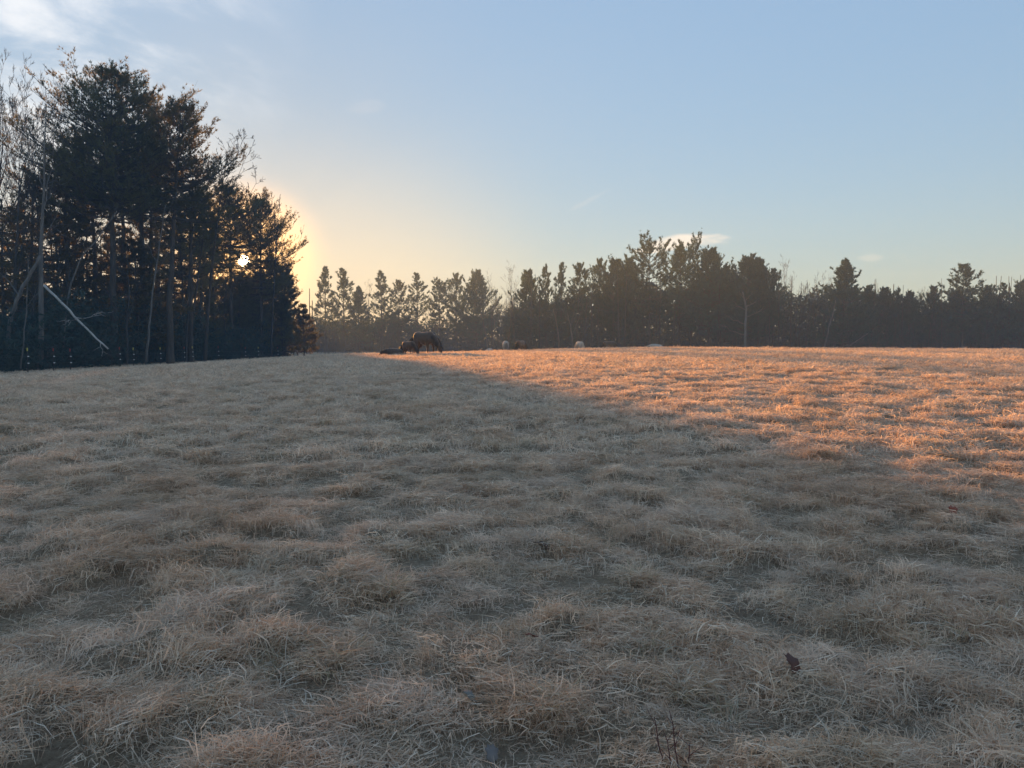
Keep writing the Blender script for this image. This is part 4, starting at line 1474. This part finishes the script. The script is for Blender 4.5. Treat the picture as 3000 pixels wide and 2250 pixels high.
C_DARK = mat_plain('dark_coat', (0.065, 0.040, 0.027), .65, .3, 6.0, sheen=.6, sheen_tint=(1, .8, .6))
C_BAY = mat_plain('bay_coat', (0.085, 0.046, 0.028), .65, .3, 6.0, sheen=.6, sheen_tint=(1, .8, .6))
C_BROWN = mat_plain('chestnut_coat', (0.16, 0.075, 0.038), .7, .25, 6.0, sheen=.2)
C_WHITE = mat_plain('white_coat', (0.42, 0.37, 0.31), .75, .15, 5.0, sheen=.3)
H_DARK = mat_plain('dark_hair', (0.016, 0.012, 0.010), .6, .3)
H_LIGHT = mat_plain('pale_hair', (0.60, 0.50, 0.38), .7, .2)
H_GREY = mat_plain('grey_hair', (0.22, 0.19, 0.165), .7, .2)

horse('horse', 'big dark horse grazing beside the small dark pony on the crest', 1246, 49.0, 1.52, -.66, C_DARK, H_DARK)
horse('pony', 'small dark pony grazing close behind the big dark horse', 1199, 47.5, .93, -.75, C_BAY, H_DARK)
horse('pony', 'dark pony lying on the grass left of the grazing pair', 1153, 47.0, .92, math.pi + .1, C_DARK, H_DARK, kind='lie')
horse('pony', 'pale rumped pony alone below the sunlit grove at left', 868, 0, 1.15, math.pi / 2 + .15, C_BROWN, H_LIGHT, show=16)
horse('pony', 'white pony seen from behind with a dark tail', 1481, 0, 1.2, math.pi / 2 + .1, C_WHITE, H_GREY, show=26)
horse('pony', 'chestnut pony grazing right of the white pony seen from behind', 1526, 0, 1.15, 1.05, C_BROWN, H_DARK, show=25)
horse('pony', 'white pony grazing broadside, left of the black pony', 1697, 0, 1.05, 1.95, C_WHITE, H_LIGHT, show=18)
horse('pony', 'black pony dim against the dark woods, right of white pony', 1786, 0, 1.2, .2, C_DARK, H_DARK, show=17)
horse('pony', 'white pony lying down, only its back above the crest', 1920, 0, 1.0, 2.6, C_WHITE, H_LIGHT, kind='lie', show=8)
horse('pony', 'pale pony lying mostly hidden, left of the white pony', 1434, 0, 1.0, 1.2, C_WHITE, H_LIGHT, kind='lie', show=5)

# ------------------------------------------------------------------ pasture fence along the grove
M_POST = mat_plain('dark_post', (0.06, 0.055, 0.05), .8)
M_YEL = mat_plain('yellow_plastic', (0.55, 0.46, 0.08), .6, .2)
M_RED = mat_plain('red_plastic', (0.35, 0.05, 0.035), .6, .2)
M_INS = mat_plain('white_plastic', (0.78, 0.78, 0.76), .5, .05)
M_WIRE = mat_plain('wire', (0.10, 0.09, 0.08), .5)


def ring_prism(prof, sides=8):
    """lathe: prof list of (r, z)"""
    P = np.array([[0, 0, z] for _, z in prof])[None]
    v, q = tubes(P, np.array([[r for r, _ in prof]]), sides)
    n = len(prof)
    return v, q, np.array([np.arange(sides)[::-1], (n - 1) * sides + np.arange(sides)])


fence = thing('pasture_fence', 'wire pasture fence with yellow and red capped posts below the grove', 'fence', (0, 0, 0))
pv, pq, pc = ring_prism([(.03, -.3), (.03, 1.36), (.022, 1.4)])
post_me = mesh_np('post', pv, [pq, pc])
cv, cq, cc = ring_prism([(.03, -.05), (.04, 0), (.04, .08), (.03, .13), (.014, .15)])
cap_y, cap_r = mesh_np('cap_yellow', cv, [cq, cc]), mesh_np('cap_red', cv, [cq, cc])
iv, iq, ic = ring_prism([(.03, -.03), (.05, -.02), (.05, .02), (.03, .03)])
ins_me = mesh_np('insulator', iv, [iq, ic])
for me, m in ((post_me, M_POST), (cap_y, M_YEL), (cap_r, M_RED), (ins_me, M_INS)):
    me.materials.append(m)
tops = []
for px, colr in [(-60, 'r'), (81, 'y'), (157, 'r'), (206, 'r'), (351, 'r'), (391, 'y'), (470, 'y'), (540, 'r'), (564, 'y'), (640, 'r'), (719, 'r'), (757, 'y'), (814, 'r')]:
    X = -28.3 + .0 * px
    Y = X / ((px - 1500) / F_PX)
    z0 = gz(X, Y)
    p = bpy.data.objects.new('post', post_me)
    COL.objects.link(p)
    p.parent = fence
    p.location = (X, Y, z0)
    c = bpy.data.objects.new('cap', cap_y if colr == 'y' else cap_r)
    COL.objects.link(c)
    c.parent = p
    c.location = (0, 0, 1.38)
    for zz in (.62, 1.02):
        i = bpy.data.objects.new('insulator', ins_me)
        COL.objects.link(i)
        i.parent = p
        i.location = (.045, 0, zz)
    tops.append((X, Y, z0))
for hgt in (.62, 1.02):
    P = np.array([[(a[0] + .05, a[1], a[2] + hgt) for a in tops]])
    v, q = tubes(P, np.full((1, len(tops)), .003), 4)
    link('wire', mesh_np('wire', v, [q]), M_WIRE, fence)


# ------------------------------------------------------------------ small things in the grass
def on_ground(px, row, lift=.05):
    d = pix_dir(px, row)
    y = 2.0
    while y < 80:
        x, z = d.x / d.y * y, CZ + d.z / d.y * y
        if z < float(ground_z(x, y)) + lift:
            break
        y += .02
    return x, y, float(ground_z(x, y))


def leaf(label, px, row, size, tilt, yaw, col, lobes=True):
    x, y, z = on_ground(px, row, .09)
    m = mat_plain('leaf_' + label.split()[0], col, .8, .3, 14.0)
    n = 22
    t = np.linspace(0, 2 * math.pi, n, endpoint=False)
    rad = .5 + (.09 * np.sin(t * 7) if lobes else 0 * t)
    rx, ry = rad * np.cos(t) * .62, rad * np.sin(t)
    rim = np.stack([rx, ry, .12 * np.cos(2 * t) - .15 * rx ** 2], -1)
    vein = np.stack([0 * np.linspace(-.4, .4, 5), np.linspace(-.42, .42, 5), .06 * np.ones(5)], -1)
    V = np.concatenate([rim, [[0, 0, .05]]]) * size
    V2 = V.copy()
    V2[:, 2] += .0012
    Fs = [[i, (i + 1) % n, n] for i in range(n)]
    F2 = [[b + n + 1, a + n + 1, c + n + 1] for a, b, c in Fs]
    E4 = np.array([[i, i + n + 1, (i + 1) % n + n + 1, (i + 1) % n] for i in range(n)])
    o = thing('fallen_leaf', label, 'leaf', (x, y, z + .045), yaw, 'fallen leaves in the grass')
    o.rotation_euler = (tilt, .15, yaw)
    link('blade', mesh_np('leaf_blade', np.concatenate([V, V2]), [np.array(Fs + F2), E4]), m, o)
    s = np.linspace(0, 1, 5)
    sp = np.stack([.05 * s ** 2, -.48 - .35 * s, .02 + .06 * s], -1)[None] * size
    v, q = tubes(sp, np.full((1, 5), .0022), 4)
    link('stalk', mesh_np('leaf_stalk', v, [q]), m, o)


leaf('large brown curled oak leaf standing in foreground grass at lower right', 2322, 1915, .10, .8, .5, (0.115, 0.045, 0.03))
leaf('red brown leaf catching sunlight at the right', 2792, 1478, .10, .7, -.4, (0.33, 0.07, 0.03))
leaf('dark brown leaf half buried beside a green tussock', 1588, 1575, .11, .3, 1.2, (0.10, 0.055, 0.035))
leaf('grey leaf under straw at the bottom middle', 1440, 2170, .075, .5, .2, (0.19, 0.155, 0.135))
leaf('small grey leaf between tussocks, left of bottom middle', 1372, 2008, .06, .4, .8, (0.20, 0.17, 0.14))
leaf('small dull red leaf on matted grass in the middle foreground', 1555, 1835, .05, .4, 2.0, (0.20, 0.06, 0.035))

# a dark broken limb lying on the crest at right
x, y = x_at(2272, 54.0), 54.0
lg = thing('broken_limb', 'short dark broken limb lying on the crest at right', 'limb', (x, y, gz(x, y) + .1), .12)
s = np.linspace(0, 1, 8)
v, q = tubes(np.stack([-.35 + .75 * s, .04 * np.sin(s * 5), .05 * np.sin(s * 4)], -1)[None], (.085 - .04 * s + .012 * np.sin(s * 19))[None], 7)
link('wood', mesh_np('limb_wood', v, [q, np.array([np.arange(7)[::-1], 49 + np.arange(7)])]), M_BARK, lg)
v, q = tubes(np.stack([.05 + .25 * s, .1 * s, .05 + .16 * s], -1)[None], (.03 - .018 * s)[None], 5)
link('stub', mesh_np('limb_stub', v, [q]), M_BARK, lg)

# dead reddish weed stems at the bottom right
M_STEM = mat_plain('red_stem', (0.10, 0.03, 0.025), .7)
for i, (px, row, hgt, ln, lab) in enumerate([(1990, 2240, .19, -.03, 'tall dark red weed stem at the bottom right of centre'), (1968, 2245, .11, -.015, 'short red weed stem leaning left beside the tall one'),
                                             (1945, 2215, .15, -.03, 'thin brown weed stem left of the tall red one'), (2012, 2248, .09, .015, 'shortest red weed stem right of the tall one')]):
    x, y, z = on_ground(px, row, .03)
    o = thing('weed_stem', lab, 'weed', (x, y, z), 0.0, 'dead weed stems')
    s = np.linspace(0, 1, 7)
    rr = np.random.default_rng(900 + i)
    P = np.stack([ln * s ** 1.3, .03 * s ** 2, -.04 + (hgt + .04) * s], -1)
    P[1:] += rr.normal(0, .003, (6, 3))
    v, q = tubes(P[None], (.0032 - .0018 * s)[None], 5)
    link('stem', mesh_np('weed_stem', v, [q]), M_STEM, o)
    tw = []
    for k in range(3):
        b = P[3 + k]
        a = rr.uniform(0, 6.28)
        s4 = np.linspace(0, 1, 4)
        tw.append(tubes((b + np.stack([.05 * s4 * math.cos(a), .05 * s4 * math.sin(a), .05 * s4], -1))[None], (.0016 - .0009 * s4)[None], 4))
    v, q = join(tw)
    link('side_stem', mesh_np('weed_twigs', v, [q]), M_STEM, o)

# ------------------------------------------------------------------ morning haze
hv = np.array([[x, y, z] for z in (-7.0, 31.0) for y in (-90.0, 336.0) for x in (-338.0, 338.0)])
hq = np.array([[0, 2, 3, 1], [4, 5, 7, 6], [0, 1, 5, 4], [2, 6, 7, 3], [0, 4, 6, 2], [1, 3, 7, 5]])
hm, hn, hl = new_mat('haze')
pvn = N(hn, 'ShaderNodeVolumePrincipled')
pvn.inputs['Color'].default_value = (0.54, 0.77, 1.0, 1)
pvn.inputs['Density'].default_value = HAZE_DENSITY
pvn.inputs['Anisotropy'].default_value = HAZE_G
ho = N(hn, 'ShaderNodeOutputMaterial')
hl.new(pvn.outputs[0], ho.inputs['Volume'])
haze = link('haze', mesh_np('haze', hv, [hq]), hm)
tag(haze, 'thin morning haze over the whole field', 'haze', kind='stuff')
